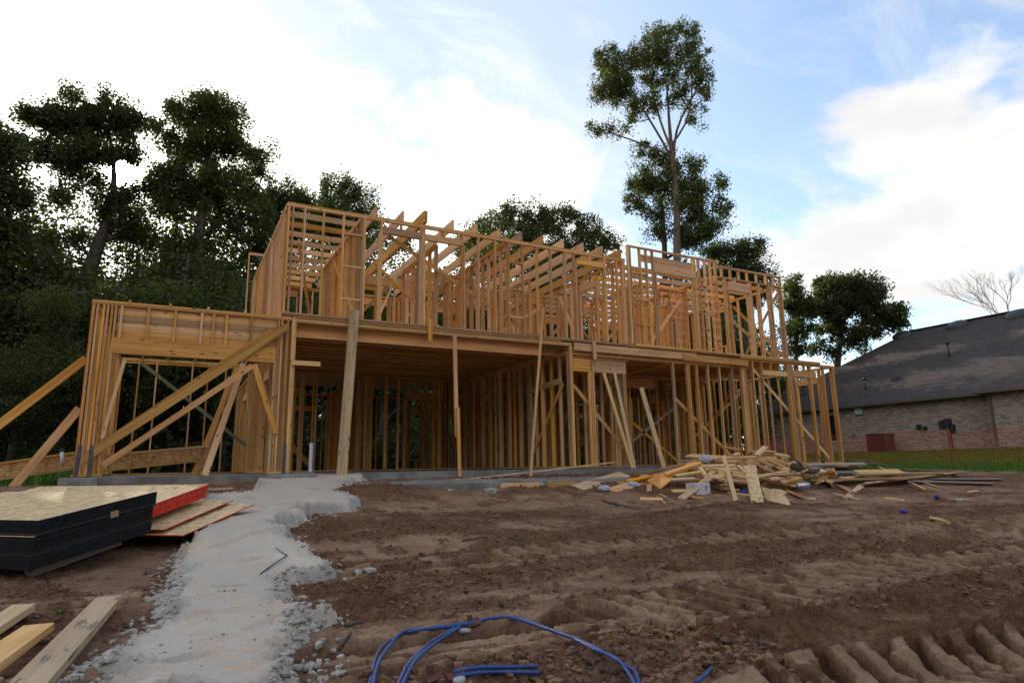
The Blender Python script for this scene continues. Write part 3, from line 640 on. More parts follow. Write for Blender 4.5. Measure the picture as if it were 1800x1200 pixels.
# garage: back wall, right wall, far rooms
wallrun((2.0, 18.9, 0), (1, 0), 6.6, z1=2.72, openings=((.95, 1.0, 0, 2.72), (4.3, 5.2, 0, 2.1), (5.75, 6.3, 0, 2.1)), braces=((.05, 1.7, 1.6, .1), (1.2, 2.4, .3, .9)), hdr=True)
wallrun((8.57, 13.1, 0), (0, 1), 5.75, z1=2.72, openings=(), braces=((.2, 2.0, 2.0, .1, .089, .06),))
wallrun((8.46, 14.2, 0), (0, 1), 4.6, z1=2.74, st=.61)
W = Wall((2.0, 18.6, 0), (1, 0)); 
for a in (1.15, 1.19, 1.23, 1.5, 3.0, 3.05, 3.1, 3.6, 3.65, 4.0, 5.3, 5.36): W.stud(a, ZS, 2.7)
W.done()
for (o, d, L, op) in (((2.0, 24.0, 0), (1, 0), 16.5, ((1., 2.6, .9, 2.1), (3.4, 4.6, .9, 2.1), (6.2, 8., .3, 2.1), (10., 11.5, .9, 2.1), (13, 14.5, .9, 2.1))),
                      ((1.95, 19.0, 0), (0, 1), 5.0, ((1.2, 2.4, .9, 2.1),)), ((5.0, 19.1, 0), (0, 1), 4.7, ()), ((8.6, 19.0, 0), (0, 1), 4.8, ((1, 2, 0, 2.1),)),
                      ((10.2, 17.6, 0), (1, 0), 6.3, ((1.6, 2.5, 0, 2.1), (4.3, 5.2, 0, 2.1))), ((10.2, 13.2, 0), (0, 1), 4.3, ()), ((14.6, 13.2, 0), (0, 1), 6.3, ((2.6, 3.5, 0, 2.1),)),
                      ((12.4, 17.7, 0), (0, 1), 6.2, ()), ((16.5, 16.6, 0), (0, 1), 7.4, ((2, 3.4, .9, 2.1),)), ((8.7, 20.6, 0), (1, 0), 3.6, ((1.2, 2.2, 0, 2.1),))):
    wallrun(o, d, L, z1=2.66, openings=op, braces=((.3, 2.2, 2.4, .2),))
# open porch at the right end
wallrun((14.7, 16.55, 0), (1, 0), 3.9, z1=TP, openings=((.9, 1.5, 0, 2.6),), st=.55, braces=((.2, .3, 3.5, 2.5),))
wallrun((18.58, 13.1, 0), (0, 1), 3.4, z1=TP, openings=((.5, 1.3, .8, 2.5),))
# floors
m_ = MB(); m_.box(1.72, 10.40, 13.02, 24.05, 3.042, 3.058); m_.box(10.41, 16.56, 13.02, 24.05, 3.042, 3.058); m_.build('floor_deck', OSB, HF)
for k in range(14):
    y = 14.45+k*.406
    jo = MB().board((2.0, y, 2.93), (8.55, y, 2.93), .19, .011, (0, 0, 1)).build('floor_joist', OSB2, HF)
    for zf in (2.836, 3.018): MB().board((2.0, y, zf), (8.55, y, zf), .036, .062, (0, 0, 1)).build('joist_flange', PINE, jo)
for k in range(9): MB().board((8.7, 13.5+k*.61, 2.87), (14.5, 13.5+k*.61, 2.87), .235, .038, (0, 0, 1)).build('floor_joist', PINE, HF)
for k in range(8): MB().board((14.75, 13.4+k*.5, 2.86), (16.5, 13.4+k*.5, 2.86), .235, .038, (0, 0, 1)).build('floor_joist', PINE, HF)
# --- upper storey
ZU = 3.06; TU = 5.345
W = Wall((0, Y0, 0), (1, 0), PINE_UP, True)
W.plate(1.76, 10.42, ZU); W.plate(1.76, 10.42, TU, 2)
z0, z1 = ZU+ST, TU
W.studs([1.80, 1.885, 2.12, 2.51, 2.92, 3.34, 3.38], z0, z1); W.stud(3.71, z0, 5.07, .04); W.stud(3.755, z0, z1, .04)
W.studs([4.655, 4.70, 4.745], z0, z1); W.stud(5.67, z0, z1); W.stud(5.72, z0, 5.07)
W.studs([6.09, 6.53, 6.89, 7.28, 7.69, 8.08, 8.50], z0, z1); W.stud(8.78, z0, z1); W.stud(8.825, z0, 5.07); W.stud(9.70, z0, 5.07); W.stud(9.745, z0, z1); W.studs([10.14, 10.33, 10.38], z0, z1)
W.header(3.78, 4.66, 5.07, 5.22, -.004); W.header(4.72, 5.66, 5.07, 5.21); W.header(8.85, 9.69, 5.07, 5.21)
for z in (4.93, 4.21, 3.50): W.block(2.94, 3.32, z)
for z in (4.85, 4.18, 3.49): W.block(6.91, 7.26, z)
for a in (4.2, 5.2, 9.25): W.part('cripple_stud', a, 5.22, a, TU, ST, .08)
W.brace(3.94, 5.05, 7.55, 3.12, off=.062)
W.done()
W = Wall((0, Y0-.005, 0), (1, 0), PINE_UP, True)
W.plate(10.60, 13.80, ZU+.01); W.plate(10.52, 13.83, 5.80, 1)
z0, z1 = ZU+.05, 5.80
W.studs([10.54, 10.60, 10.94, 11.16, 11.39], z0, z1); W.stud(11.47, z0, 5.17)
W.stud(12.82, z0, 5.17); W.studs([12.88, 12.93, 13.09, 13.33, 13.54, 13.74], z0, z1)
W.header(11.41, 12.90, 5.18, 5.42, -.004); W.part('header', 11.0, 5.56, 12.85, 5.56, .2, .04, .05)
for z in (5.08, 4.33, 3.64): W.block(10.62, 10.92, z)
for z in (5.07, 4.35, 3.66): W.block(10.96, 11.14, z)
for z in (5.02, 4.5, 3.75): W.block(13.11, 13.31, z)
for z in (5.12, 4.6, 3.5): W.block(13.56, 13.72, z)
W.done()
W = Wall((0, Y0, 0), (1, 0), PINE_UP, True)
W.plate(13.86, 16.56, ZU); W.plate(13.86, 16.56, 5.67, 1); W.plate(13.86, 16.56, 5.345, 1)
z0, z1 = ZU+ST, 5.345
W.studs([14.05, 14.55 if False else 14.10], z0, z1); W.stud(14.18, z0, 5.0); W.stud(15.06, z0, 5.0); W.studs([15.11, 15.16], z0, z1); W.studs([15.50, 15.93, 16.03, 16.44, 16.50], z0, z1)
W.header(14.20, 15.08, 5.01, 5.27)
for a in (14.0, 14.35, 14.7, 15.05, 15.45, 15.85, 16.2, 16.5): W.part('cripple_stud', a, 5.385, a, 5.67, ST, .08)
W.brace(14.2, 4.2, 16.0, 3.1, off=.062)
W.done()
U = dict(z0=ZU, z1=TU, mat=PINE_UP)
wallrun((1.80, 13.10, 0), (0, 1), 6.2, st=.35, **U)
wallrun((1.85, 19.4, 0), (1, 0), 8.4, openings=((.5, 1.2, 3.9, 5.1), (2.6, 4.0, 3.9, 5.1), (5.4, 6.6, 3.9, 5.1)), braces=((.3, 5.1, 2.3, 3.3), (3.0, 3.2, 5.0, 5.2)), **U)
wallrun((3.36, 13.12, 0), (0, 1), 4.2, braces=((.2, 3.2, 2.5, 5.1, .089, .06),), st=.35, **U)
wallrun((3.36, 17.35, 0), (1, 0), 6.8, openings=((.8, 1.5, 0, 5.0), (2.4, 3.2, 0, 5.0), (4.2, 5.6, 0, 4.9)), braces=((.1, 3.2, 1.9, 5.2), (3.4, 5.0, 4.6, 3.2)), **U)
wallrun((6.92, 13.12, 0), (0, 1), 4.1, openings=((2.2, 3.0, 0, 5.0),), st=.35, **U)
wallrun((5.1, 15.6, 0), (1, 0), 1.8, openings=((.35, 1.3, 0, 4.95),), braces=((.1, 3.3, 1.2, 5.1),), z0=ZU, z1=5.1, mat=PINE_UP)
wallrun((7.0, 15.9, 0), (1, 0), 3.3, openings=((1.1, 1.9, 0, 4.9),), braces=((.2, 3.2, 2.4, 4.6),), z0=ZU, z1=4.95, mat=PINE_UP)
wallrun((10.38, 13.12, 0), (0, 1), 6.2, openings=((1.2, 2.0, 0, 5.0),), **U)
wallrun((10.4, 16.9, 0), (1, 0), 6.1, openings=((.5, 1.2, 0, 5.0), (3.9, 4.6, 0, 5.0)), braces=((.6, 4.9, 2.2, 3.3), (1.3, 3.2, 3.0, 4.9), (1.2, 4.9, 2.9, 3.2)), **U)
wallrun((10.4, 19.4, 0), (1, 0), 6.1, openings=((1.0, 2.2, 3.9, 5.1), (3.6, 5.0, 3.9, 5.1)), braces=((.3, 3.3, 2.0, 5.1),), **U)
wallrun((16.5, 13.12, 0), (0, 1), 6.2, openings=((2.0, 3.0, 3.9, 5.1),), braces=((.1, 5.2, 1.8, 3.2), (.1, 3.2, 1.9, 5.2)), **U)
wallrun((13.8, 13.12, 0), (0, 1), 3.7, openings=((1.4, 2.2, 0, 5.0),), **U)
wallrun((1.72, 20.6, 0), (1, 0), .75, z0=ZU, z1=6.62, mat=PINE_UP)
MB().board((3.4, 17.3, 5.24), (10.3, 17.3, 5.24), .23, .09, (0, 0, 1)).build('ceiling_beam', PINE_UP, HF)
MB().board((10.4, 16.2, 5.5), (10.4, 19.3, 5.5), .23, .09, (0, 0, 1)).build('ceiling_beam', PINE_UP, HF)
wallrun((5.1, 13.2, 0), (0, 1), 2.4, z0=ZU, z1=5.0, mat=PINE_UP, braces=((.1, 3.2, 2.0, 4.8),))
wallrun((8.6, 15.0, 0), (0, 1), 2.3, z0=ZU, z1=5.1, mat=PINE_UP, openings=((.8, 1.5, 0, 4.9),))
wallrun((11.9, 14.4, 0), (1, 0), 1.9, z0=ZU, z1=5.2, mat=PINE_UP, braces=((.1, 3.2, 1.7, 5.0),))
wallrun((12.0, 14.5, 0), (0, 1), 2.4, z0=ZU, z1=5.2, mat=PINE_UP)
wallrun((6.0, 17.5, 0), (0, 1), 1.8, z0=ZU, z1=5.2, mat=PINE_UP)
for (a, b_) in (((3.9, 14.0, 3.15), (4.9, 15.6, 4.9)), ((7.4, 14.2, 5.1), (8.4, 15.6, 3.2)), ((9.2, 13.6, 3.2), (9.9, 15.5, 4.9)), ((4.2, 15.2, 5.1), (6.5, 15.3, 3.2)), ((12.3, 13.9, 5.0), (13.5, 15.5, 3.2)), ((2.2, 14.2, 5.0), (3.1, 16.8, 3.3))):
    MB().board(a, b_, .089, .038, (0, 1, 0)).build('diagonal_brace', PINE_UP, HF)
# joists over the front rooms; square-cut ends stand over the front plate
for k in range(12):
    xj = 3.62+k*.6045
    if k == 2: continue
    MB().board((xj, 12.99, 5.545+jt(.008)), (xj+jt(.02), 19.35, 5.545), .232, .038, (0, 0, 1)).build('ceiling_joist', PINE_UP, HF)
for dx, zz in ((0, 5.60), (.045, 5.60)): MB().board((4.72+dx, 12.95, zz), (4.72+dx, 18.3, zz), .28, .04, (0, 0, 1)).build('ceiling_joist', PINE_UP, HF)
for k in range(10): MB().board((1.84, 13.75+k*.61, 5.46), (3.42, 13.75+k*.61, 5.46), .125, .038, (0, 0, 1)).build('ceiling_joist', PINE_UP, HF)
for k in range(10): MB().board((10.45, 13.75+k*.58, 5.47), (16.5, 13.75+k*.58, 5.47), .14, .038, (0, 0, 1)).build('ceiling_joist', PINE_UP, HF)
setp(rest.build('stud', PINE, HF), kind='stuff'); setp(rest2.build('stud', PINE_UP, HF), kind='stuff')
# small things nailed to the frame
MB().board(atY(512, 637, 12.95), atY(563, 640, 12.95), .09, .038, (0, 0, 1)).build('nailed_board', PINE_PALE, HF)
MB().board(atX(925, 690, 8.45), atX(987, 668, 8.45), .14, .02, (0, 0, 1)).build('nailed_board', PINE, HF)
MB().board(atY(757, 560, 12.96), atY(756, 600, 12.96), .09, .038, (1, 0, 0)).build('nailed_board', PINE, HF)
MB().board(atY(1044, 600, 12.9), atY(1046, 632, 12.9), .09, .038, (1, 0, 0)).build('nailed_board', PINE, HF)

# slab, apron, piers
m_ = MB(); m_.box(-1.46, 18.74, 12.96, 24.3, -.62, -.0695); link('slab_foundation', m_.mesh('slab_foundation'), SLABM)
setp(bpy.data.objects['slab_foundation'], 'grey concrete foundation slab under the whole timber frame', 'foundation')
m_ = MB(); m_.prism([(2.5, 11.5, -.30), (9.2, 11.5, -.30), (9.2, 12.955, -.20), (2.5, 12.955, -.20)][::-1], (0, 0, -.28)); o = m_.build('concrete_apron', SLABM); setp(o, 'pale concrete apron strip in front of the wide garage opening', 'apron')
def pier(name, x0, x1, y0, y1, label):
    r = setp(empty(name, ((x0+x1)/2, (y0+y1)/2, -.45)), label, 'pier'); MB().box(x0, x1, y0, y1, -.62, -.065).build('block', CONC, r, bevel=.012); return r
def strap(x, y, z0, z1, mat, par, tilt=0.):
    m_ = MB(); m_.board((x-.0, y, z0), (x+tilt, y, z1), .062, .004, (1, 0, 0))
    m_.board((x-.001, y-.012, z0), (x-.001, y-.012, z0+.08), .07, .02, (1, 0, 0))
    o = m_.build('steel_strap', mat, par)
    h = MB(); k = 0; z = z0+.1
    while z < z1-.03:
        for dx in (-.018, .018): t_ = (z-z0)/(z1-z0)*tilt; h.tube([(x+dx+t_, y-.0035, z+(.02 if dx > 0 else 0)), (x+dx+t_, y-.002, z+(.02 if dx > 0 else 0))], .0055, 6)
        z += .045
    h.build('nail_hole', INK, o)
p = pier('concrete_pier', 1.60, 2.44, 12.30, 12.93, 'grey concrete pier with a dark and a bright steel strap beside the wide opening')
strap(1.895, 12.6, -.07, .48, STEEL, p); strap(2.37, 12.6, -.07, .50, STEEL_L, p)
p = pier('concrete_pier', -1.50, -.98, 12.30, 12.93, 'grey concrete pier with two dark steel straps at the left corner of the frame')
strap(-1.31, 12.6, -.07, .46, STEEL, p, .02); strap(-1.13, 12.6, -.07, .46, STEEL, p)
ORD = 'first second third fourth fifth sixth seventh eighth ninth tenth eleventh twelfth thirteenth fourteenth fifteenth sixteenth seventeenth eighteenth nineteenth twentieth'.split()
ORD += ['twenty '+o for o in ORD[:9]]+['thirtieth']+['thirty '+o for o in ORD[:9]]
# ------------------------------------------------------------------ braces, props and leaning boards
def plank(name, p, q, wd, th, mat, label, cat='board', side=(0, 0, 1), group=None, bevel=0.):
    o = MB().board(p, q, wd, th, side).build(name, mat, bevel=bevel); return setp(o, label, cat, group)
A_ = lambda x, y, Y: np.array(atY(x, y, Y))
def ext(p, q, z):
    t = (z-p[2])/(q[2]-p[2]); return p+(q-p)*t
# long crossing braces in front of the bay opening
plank('brace_board', A_(506, 573, 12.94), A_(137, 812, 12.94), .14, .038, PINE, 'wide timber brace running down leftward across the left bay opening', 'brace')
plank('brace_board', A_(478, 580, 12.985), A_(150, 800, 13.0), .10, .018, PINE, 'second brace half hidden behind the wide one across the left bay opening', 'brace')
plank('brace_board', A_(443, 643, 12.93), A_(180, 818, 12.93), .10, .038, PINE, 'narrower lower brace across the left bay opening', 'brace')
plank('brace_board', A_(219, 632, 12.93), A_(179, 770, 12.9), .06, .03, PINE_PALE, 'thin pale batten slanting inside the left jamb of the left bay', 'batten', side=(1, 0, 0))
plank('brace_board', A_(447, 640, 12.96), A_(485, 762, 12.96), .10, .03, PINE, 'short steep brace beside the right jamb of the left bay', 'brace', side=(1, 0, 0))
for (a, b_, Yb, lab) in (((152, 630), (0, 745), 13.4, 'upper kicker brace holding up the outer left wall'), ((140, 717), (28, 850), 13.9, 'lower steep kicker brace holding up the outer left wall')):
    p, q = A_(*a, Yb), A_(*b_, Yb); q = ext(p, q, gh(q[0], q[1])-.03); plank('kicker_brace', p, q, .14, .038, PINE, lab, 'brace')
def i_joist(p, q, label):
    r = setp(empty('i_joist', tuple(p)), label, 'joist'); p = np.array(p); q = np.array(q); up = np.array((0, 0, 1.))
    MB().board(p, q, .25, .012, up).build('web', OSB2, r)
    m1 = MB(); m1.board(p+up*.14, q+up*.14, .06, .038, (0, 1, 0)); m1.board(p-up*.14, q-up*.14, .06, .038, (0, 1, 0)); m1.build('flange', PINE, r)
i_joist(A_(187, 815, 13.9)+[0, 0, .02], A_(362, 796, 14.6), 'osb web joist lying on edge across the left bay floor')
i_joist(A_(-160, 851, 15.2), A_(131, 809, 14.0), 'osb web joist lying on the ground outside the left wall')
for i, (a, b_, Yt, Yb, wd, mt, lab) in enumerate((
    ((428, 640), (362, 829), 14.6, 13.6, .12, PINE_PALE, 'bright pale board leaning inside the left bay'),
    ((417, 645), (354, 800), 15.2, 14.8, .10, PINE, 'brown board leaning behind the bright one inside the left bay'),
    ((405, 662), (365, 790), 15.6, 15.0, .09, PINE, 'short board leaning deepest inside the left bay'))):
    q = A_(*b_, Yb); q = ext(A_(*a, Yt), q, -.07); plank('leaning_board', A_(*a, Yt), q, wd, .035, mt, lab, side=(1, 0, .2))
# props under the big opening
p, q = A_(623, 545, 12.94), A_(600, 841, 12.5)
plank('rough_prop', p, ext(p, q, gh(q[0], q[1])+.02), .20, .05, ROUGH_BARK, 'wide rough sawn plank propped upright in front of the big opening', 'plank', side=(1, 0, 0), bevel=.006)
r = setp(empty('spliced_prop', tuple(A_(806, 850, 12.7))), 'thin spliced timber prop standing under the middle of the big opening', 'prop')
MB().board(A_(799, 590, 12.95), A_(803, 768, 12.90), .085, .038, (1, 0, 0)).build('upper_board', PINE, r)
q = A_(808, 850, 12.80); MB().board(A_(805, 716, 12.84), (q[0], q[1], -.22), .075, .038, (1, 0, 0)).build('lower_board', PINE, r)
q = A_(817, 868, 11.9); plank('stub_board', A_(803, 842, 12.5), (q[0], 11.9, gh(q[0], 11.9)), .09, .038, PINE_SCRAP, 'short stub leaning on the foot of the spliced prop', side=(1, 0, 0))
p, q = A_(955, 540, 12.90), A_(932, 838, 12.5); plank('leaning_board', p, ext(p, q, gh(q[0], q[1])+.02), .06, .03, PINE_PALE, 'thin pale batten leaning against the right corner of the big opening', 'batten', side=(1, 0, 0))
for a, b_, lab, mt, wd in (((1061, 655), (1114, 829), 'left one of two pale boards leaning together against the entry header', PINE_PALE, .085),
                       ((1080, 654), (1116, 827), 'right one of two pale boards leaning together against the entry header', PINE_PALE, .085), ((1127, 681), (1168, 825), 'wide board leaning right of the entry opening', PINE_PALE, .13)):
    q = A_(*b_, 12.75); p = A_(*a, 12.93); plank('leaning_board', p, ext(p, q, -.08), wd, .038, mt, lab, side=(1, 0, 0))
for i in range(9): 
    x = 10.9+i*.09; plank('leaning_board', (x+.5, 15.25, 2.2+jt(.15)), (x-.15+jt(.05), 14.5, -.065), .07, .035, PINE, f'{ORD[i]} board from the left in the fan leaning inside the entry', side=(1, 0, 0), group='boards leaning in a fan inside the entry')
m_ = plank('thin_board', A_(785, 846, 12.4), A_(1080, 812, 12.9), .05, .03, PINE_PALE, 'long thin board lying along the slab edge right of the big opening', 'board', side=(0, 1, 0))
plank('sill_offcut', (2.02, 12.5, -.048), (2.42, 12.62, -.048), .09, .034, TREATED, 'greenish treated offcut lying on the pier beside the straps', side=(0, 1, 0))
for i, (a, b_, wd, mt, lab, Yc) in enumerate((((880, 850), (948, 848), .22, PINE, 'form board standing against the apron edge', 11.43), ((962, 852), (1010, 848), .2, PINE, 'second form board at the right end of the apron edge', 11.4), ((340, 862), (408, 858), .12, PINE_DIRTY, 'dirty board lying in the mud behind the red edged sheets', None), ((1085, 848), (1160, 852), .1, PINE, 'brown board lying behind the pale wide sheet', None))):
    if Yc: p, q = A_(*a, Yc), A_(*b_, Yc); plank('form_board', (p[0], Yc, -.42), (q[0], Yc, -.42), wd, .03, mt, lab)
    else: p, q = surf(a, .03), surf(b_, .03); plank('ground_board', p, q, wd, .038, mt, lab, side=(0, 1, 0))

# ------------------------------------------------------------------ sheet stacks
def sheet(name, P, ux, uy, L, Wd, z, th, mats, label, group, tilt=(0, 0)):
    "ux along length, uy along width from corner P"
    o = MB(); P = np.array(P, float)
    c = [np.array((P[0]+ux[0]*a*L+uy[0]*b_*Wd, P[1]+ux[1]*a*L+uy[1]*b_*Wd, z+tilt[0]*a+tilt[1]*b_)) for a, b_ in ((0, 0), (1, 0), (1, 1), (0, 1))]
    n = np.cross(c[1]-c[0], c[3]-c[0]); 
    if n[2] < 0: c = c[::-1]
    o.prism(c, (0, 0, th), 0, mside=1)
    return setp(o.build(name, mats), label, 'osb sheet', group)
rg = np.random.default_rng(12)
Pn = ray(50, 1013)*5.6; Pf = ray(262, 943)*6.75; a_ = math.atan2(Pf[0]-Pn[0], Pf[1]-Pn[1]); u1 = (math.sin(a_), math.cos(a_)); u2 = (-math.cos(a_), math.sin(a_))
zt = (ray(45, 916)*5.6)[2]; rise = (ray(253, 864)*6.75)[2]-zt
NS = 36; zb = Pn[2]+.05; th = (zt-zb)/NS; P0 = Pn
for k in range(3):
    s0 = .25+k*.95; q = (P0[0]+u1[0]*1.05+u2[0]*s0, P0[1]+u1[1]*1.05+u2[1]*s0); p_ = (P0[0]+u1[0]*.16+u2[0]*s0, P0[1]+u1[1]*.16+u2[1]*s0)
    plank('bearer', (*p_, zb-.045), (*q, zb-.045+rise*.9), .089, .089, PINE_GREY, ORD[k]+' dark bearer from the right under the black edged stack', side=(0, 0, 1), group='bearers under the black edged stack')
for k in range(NS):
    sh = .022 if k > 23 else 0.
    Pk = (P0[0]+u1[0]*(rg.normal(0, .0022)+sh)+u2[0]*(rg.normal(0, .002)-sh*.4), P0[1]+u1[1]*(rg.normal(0, .0022)+sh)+u2[1]*(rg.normal(0, .002)-sh*.4))
    sheet('osb_sheet', Pk, u1, u2, 1.22, 2.44, zb+k*th, th-.0011, [OSB if k in (NS-1, 23) else BLACK_EDGE, BLACK_EDGE], f'{ORD[NS-1-k]} sheet from the top of the black edged osb stack', 'black edged sheets in the tall stack', (rise, 0))  # inner faces blackened too, painting the gaps between sheets dark like shade
# thin red-edged sheets lying on the concrete
def redsheet(c_near, c_far, lift, label, zt, Wd=1.22, n=1, thk=.012, grp=None, L=2.44):
    d = ray(*c_near); p = d*(zt/d[2]); e = ray(*c_far)
    # direction toward the far corner, sheet length fixed
    best = None
    for t in np.linspace(2, 30, 3000):
        q = e*t
        if np.linalg.norm(q-p) >= L and t > p[1]: 
            best = q; break
        if best is None or abs(np.linalg.norm(q-p)-L) < abs(np.linalg.norm(best-p)-L): best = q
    q = best; ux = (q-p)/np.linalg.norm(q-p); h = np.array((ux[0], ux[1])); h /= np.linalg.norm(h); uy = (-h[1], h[0])
    dz_ = q[2]-p[2]; Lh = math.hypot(q[0]-p[0], q[1]-p[1])
    for k in range(n): 
        j = rg.normal(0, .006, 2)
        sheet('osb_sheet', (p[0]+j[0]+h[0]*(n-1-k)*.006, p[1]+j[1]+h[1]*(n-1-k)*.006), h, uy, Lh, Wd, p[2]-thk*(k+1), thk-.0015, [OSB, RED_EDGE], label if k == 0 else 'red edged osb sheet lower in the small stack', grp, (dz_, 0))
    return p, q
tg = MB(); c0 = np.array((P0[0]+u1[0]*.72+u2[0]*(-.012), P0[1]+u1[1]*.72+u2[1]*(-.012), zb+25.2*th+rise*.6))
tg.board(c0, c0+np.array((u1[0]*.085, u1[1]*.085, rise*.07)), .062, .003, (0, 0, 1)); setp(tg.build('cardboard_tag', plain('brown_card', (.34, .20, .12), .8)), 'small brown cardboard tag stuck on the side of the black edged stack', 'tag')
def redset(pn_, dn, pf_, df, n, labs, grp=None):
    pn = ray(*pn_)*dn; pf = ray(*pf_)*df; h = np.array((pf[0]-pn[0], pf[1]-pn[1])); Lh = np.hypot(*h); h = h/Lh
    for k in range(n):
        j = rg.normal(0, .003, 2) if k else (0, 0)
        sheet('osb_sheet', (pn[0]+j[0]-h[0]*k*.006, pn[1]+j[1]-h[1]*k*.006), h, (-h[1], h[0]), Lh, 2.44, pn[2]-.0135*(k+1), .0132, [OSB, RED_EDGE], labs[k], grp, (pf[2]-pn[2], 0))
redset((322, 940), 6.9, (447, 885), 8.1, 1, ['lowest red edged sheet, lying alone on the concrete'])
redset((288, 930), 7.0, (410, 878), 8.2, 1, ['red edged sheet lying partly on the lowest one'])
redset((252, 892), 7.05, (367.5, 850.5), 8.25, 12, [f'{ORD[k]} sheet from the top of the red edged stack' for k in range(12)], 'red edged sheets in the small stack')

# ------------------------------------------------------------------ foreground lumber
def ground_plank(a, b_, wd, th, mat, label, lift=.03, name='plank'):
    p, q = surf(a, lift), surf(b_, lift); return plank(name, p, q, wd, th, mat, label, 'plank', side=np.cross(np.array(q)-np.array(p), (0, 0, 1)), bevel=.004)
ground_plank((28, 1230), (192, 1053), .15, .045, PINE_DIRTY, 'long dirty plank with dark mud stains at the lower left', .075)
ground_plank((-60, 1193), (68, 1103), .15, .045, PINE_PALE, 'clean plank lying left of the long stained one', .07)
ground_plank((-70, 1140), (42, 1067), .13, .045, PINE_PALE, 'short plank end farthest left, cut by the picture edge', .07)

# ------------------------------------------------------------------ blue pipe coil
r = setp(empty('pipe_coil', tuple(surf((900, 1170)))), 'coil of blue plastic pipe with grey tape lying in the mud', 'pipe')
def hose(px, lift, rad=.0085, off=(0, 0)):
    P = [surf((x+off[0], y+off[1]), 0)+np.array((0, 0, l)) for (x, y), l in zip(px, lift)]
    Z_ = [p[2] for p in P]; zs = np.convolve(np.pad(Z_, 1, mode='edge'), [.25, .5, .25], 'valid')
    P = [np.array((p[0], p[1], max(z, p[2]-.0))) for p, z in zip(P, zs)]
    out_ = []
    for i in range(len(P)-1):
        a, b_, c, d = P[max(i-1, 0)], P[i], P[i+1], P[min(i+2, len(P)-1)]
        for t in np.linspace(0, 1, 8, endpoint=False): out_.append(.5*((2*b_)+(c-a)*t+(2*a-5*b_+4*c-d)*t*t+(3*b_-a-3*c+d)*t**3))
    out_.append(P[-1]); out_ = np.array(out_); g = ground(out_[:, 0], out_[:, 1])[0]+rad*.75
    z = np.maximum(out_[:, 2], g)
    for _ in range(3): z = np.maximum(np.convolve(np.pad(z, 3, mode='edge'), np.ones(7)/7, 'valid'), g)
    out_[:, 2] = z; return MB().tube(list(out_), rad, 10)
A1 = [(648, 1250), (652, 1200), (668, 1160), (703, 1130), (755, 1112), (815, 1106), (900, 1107), (985, 1123), (1045, 1150), (1085, 1178), (1112, 1205), (1125, 1250)]
hose(A1, [.03]*12).build('pipe', BLUE, r, True); hose(A1, [.045]*12, off=(6, 6)).build('pipe', BLUE, r, True)
B1 = [(690, 1250), (705, 1200), (728, 1165), (762, 1136), (800, 1116), (818, 1109)]
hose(B1, [.025]*6).build('pipe', BLUE, r, True); hose(B1, [.04]*6, off=(8, 5)).build('pipe', BLUE, r, True)
C1 = [(796, 1197), (830, 1188), (880, 1186), (945, 1190)]
hose(C1, [.035]*4).build('pipe', BLUE, r, True); hose(C1, [.03]*4, off=(4, 7)).build('pipe', BLUE, r, True)
D1 = [(1225, 1215), (1240, 1198), (1252, 1186)]
hose(D1, [.03]*3).build('pipe', BLUE, r, True)
for a, b_ in (((806, 1108), (826, 1107)), ((800, 1197), (814, 1194))):
    p, q = surf(a, .04), surf(b_, .04); MB().tube([p, q], .016, 10).build('tape_wrap', TAPE, r, True)
for i, (x, y, s_) in enumerate(((832, 1096, .045), (765, 1190, .045), (800, 1186, .04))):
    p = surf((x, y), .02); m_ = MB(); m_.board(p+[-s_, 0, 0], p+[s_, .01, .012], .05, .012, (0, .6, .4)); m_.board(p+[-s_*.4, .01, 0], p+[-s_*.4, .012, .05], .03, .01, (1, 0, 0))
    setp(m_.build('rusty_bracket', RUST), ['rusty flat bracket behind the taped top of the pipe coil', 'rusty bracket lying inside the pipe coil at the left', 'rusty strip lying right beside the other bracket inside the coil'][i], 'bracket')

# sticks and roots
def stick(px, lab, rad=.007, lift=.012):
    P = [surf(p, lift) for p in px]; setp(MB().tube(P, [rad*(1-.6*i/len(P)) for i in range(len(P))], 6).build('stick', BARK, smooth=True), lab, 'stick')
stick([(458, 1008), (478, 993), (505, 975), (495, 970), (485, 962)], 'thin forked twig lying across the concrete')
stick([(596, 1140), (612, 1118), (624, 1100)], 'short dry stick in the mud right of the concrete', .012)
stick([(607, 1097), (622, 1095), (636, 1093)], 'small chunk of bark beside the short stick', .016)
stick([(1060, 880), (1100, 890), (1140, 893), (1148, 884)], 'dark curved root lying in front of the scrap pile', .022)
stick([(795, 920), (815, 935), (828, 948)], 'fine twig half buried in the middle of the mud', .006)
stick([(812, 950), (850, 943), (900, 945), (930, 955)], 'dark long root in the middle of the mud', .012)
stick([(804, 1086), (795, 1100), (793, 1110)], 'thin pale twig above the pipe coil', .004)

# ------------------------------------------------------------------ scrap pile
PC = gz((1290, 850)); PILE_C = np.array((12.1, 10.75)); PILE_R = (2.5, 1.15)
def pile_h(X, Y):
    u = ((X-PILE_C[0])/PILE_R[0])**2+((Y-PILE_C[1])/PILE_R[1])**2
    u2 = ((X-10.2)/1.6)**2+((Y-11.2)/.6)**2
    return base_h(X, Y)+.92*np.exp(-u*1.5)+.12*np.exp(-u2)
def on_pile(p, lift=0.):
    d = ray(*p); ts = np.geomspace(2, 60, 2500); P = d[None, :]*ts[:, None]
    g = np.maximum(ground(P[:, 0], P[:, 1])[0], pile_h(P[:, 0], P[:, 1]))+lift; k = int(np.argmax(P[:, 2] < g))
    if P[k, 2] >= g[k]: return d*(PILE_C[1]/d[1])
    return P[k] if k else d*(PILE_C[1]/d[1])
DIRT = None
xx, yy = np.meshgrid(np.linspace(9, 17, 90), np.linspace(9.8, 12.9, 50))
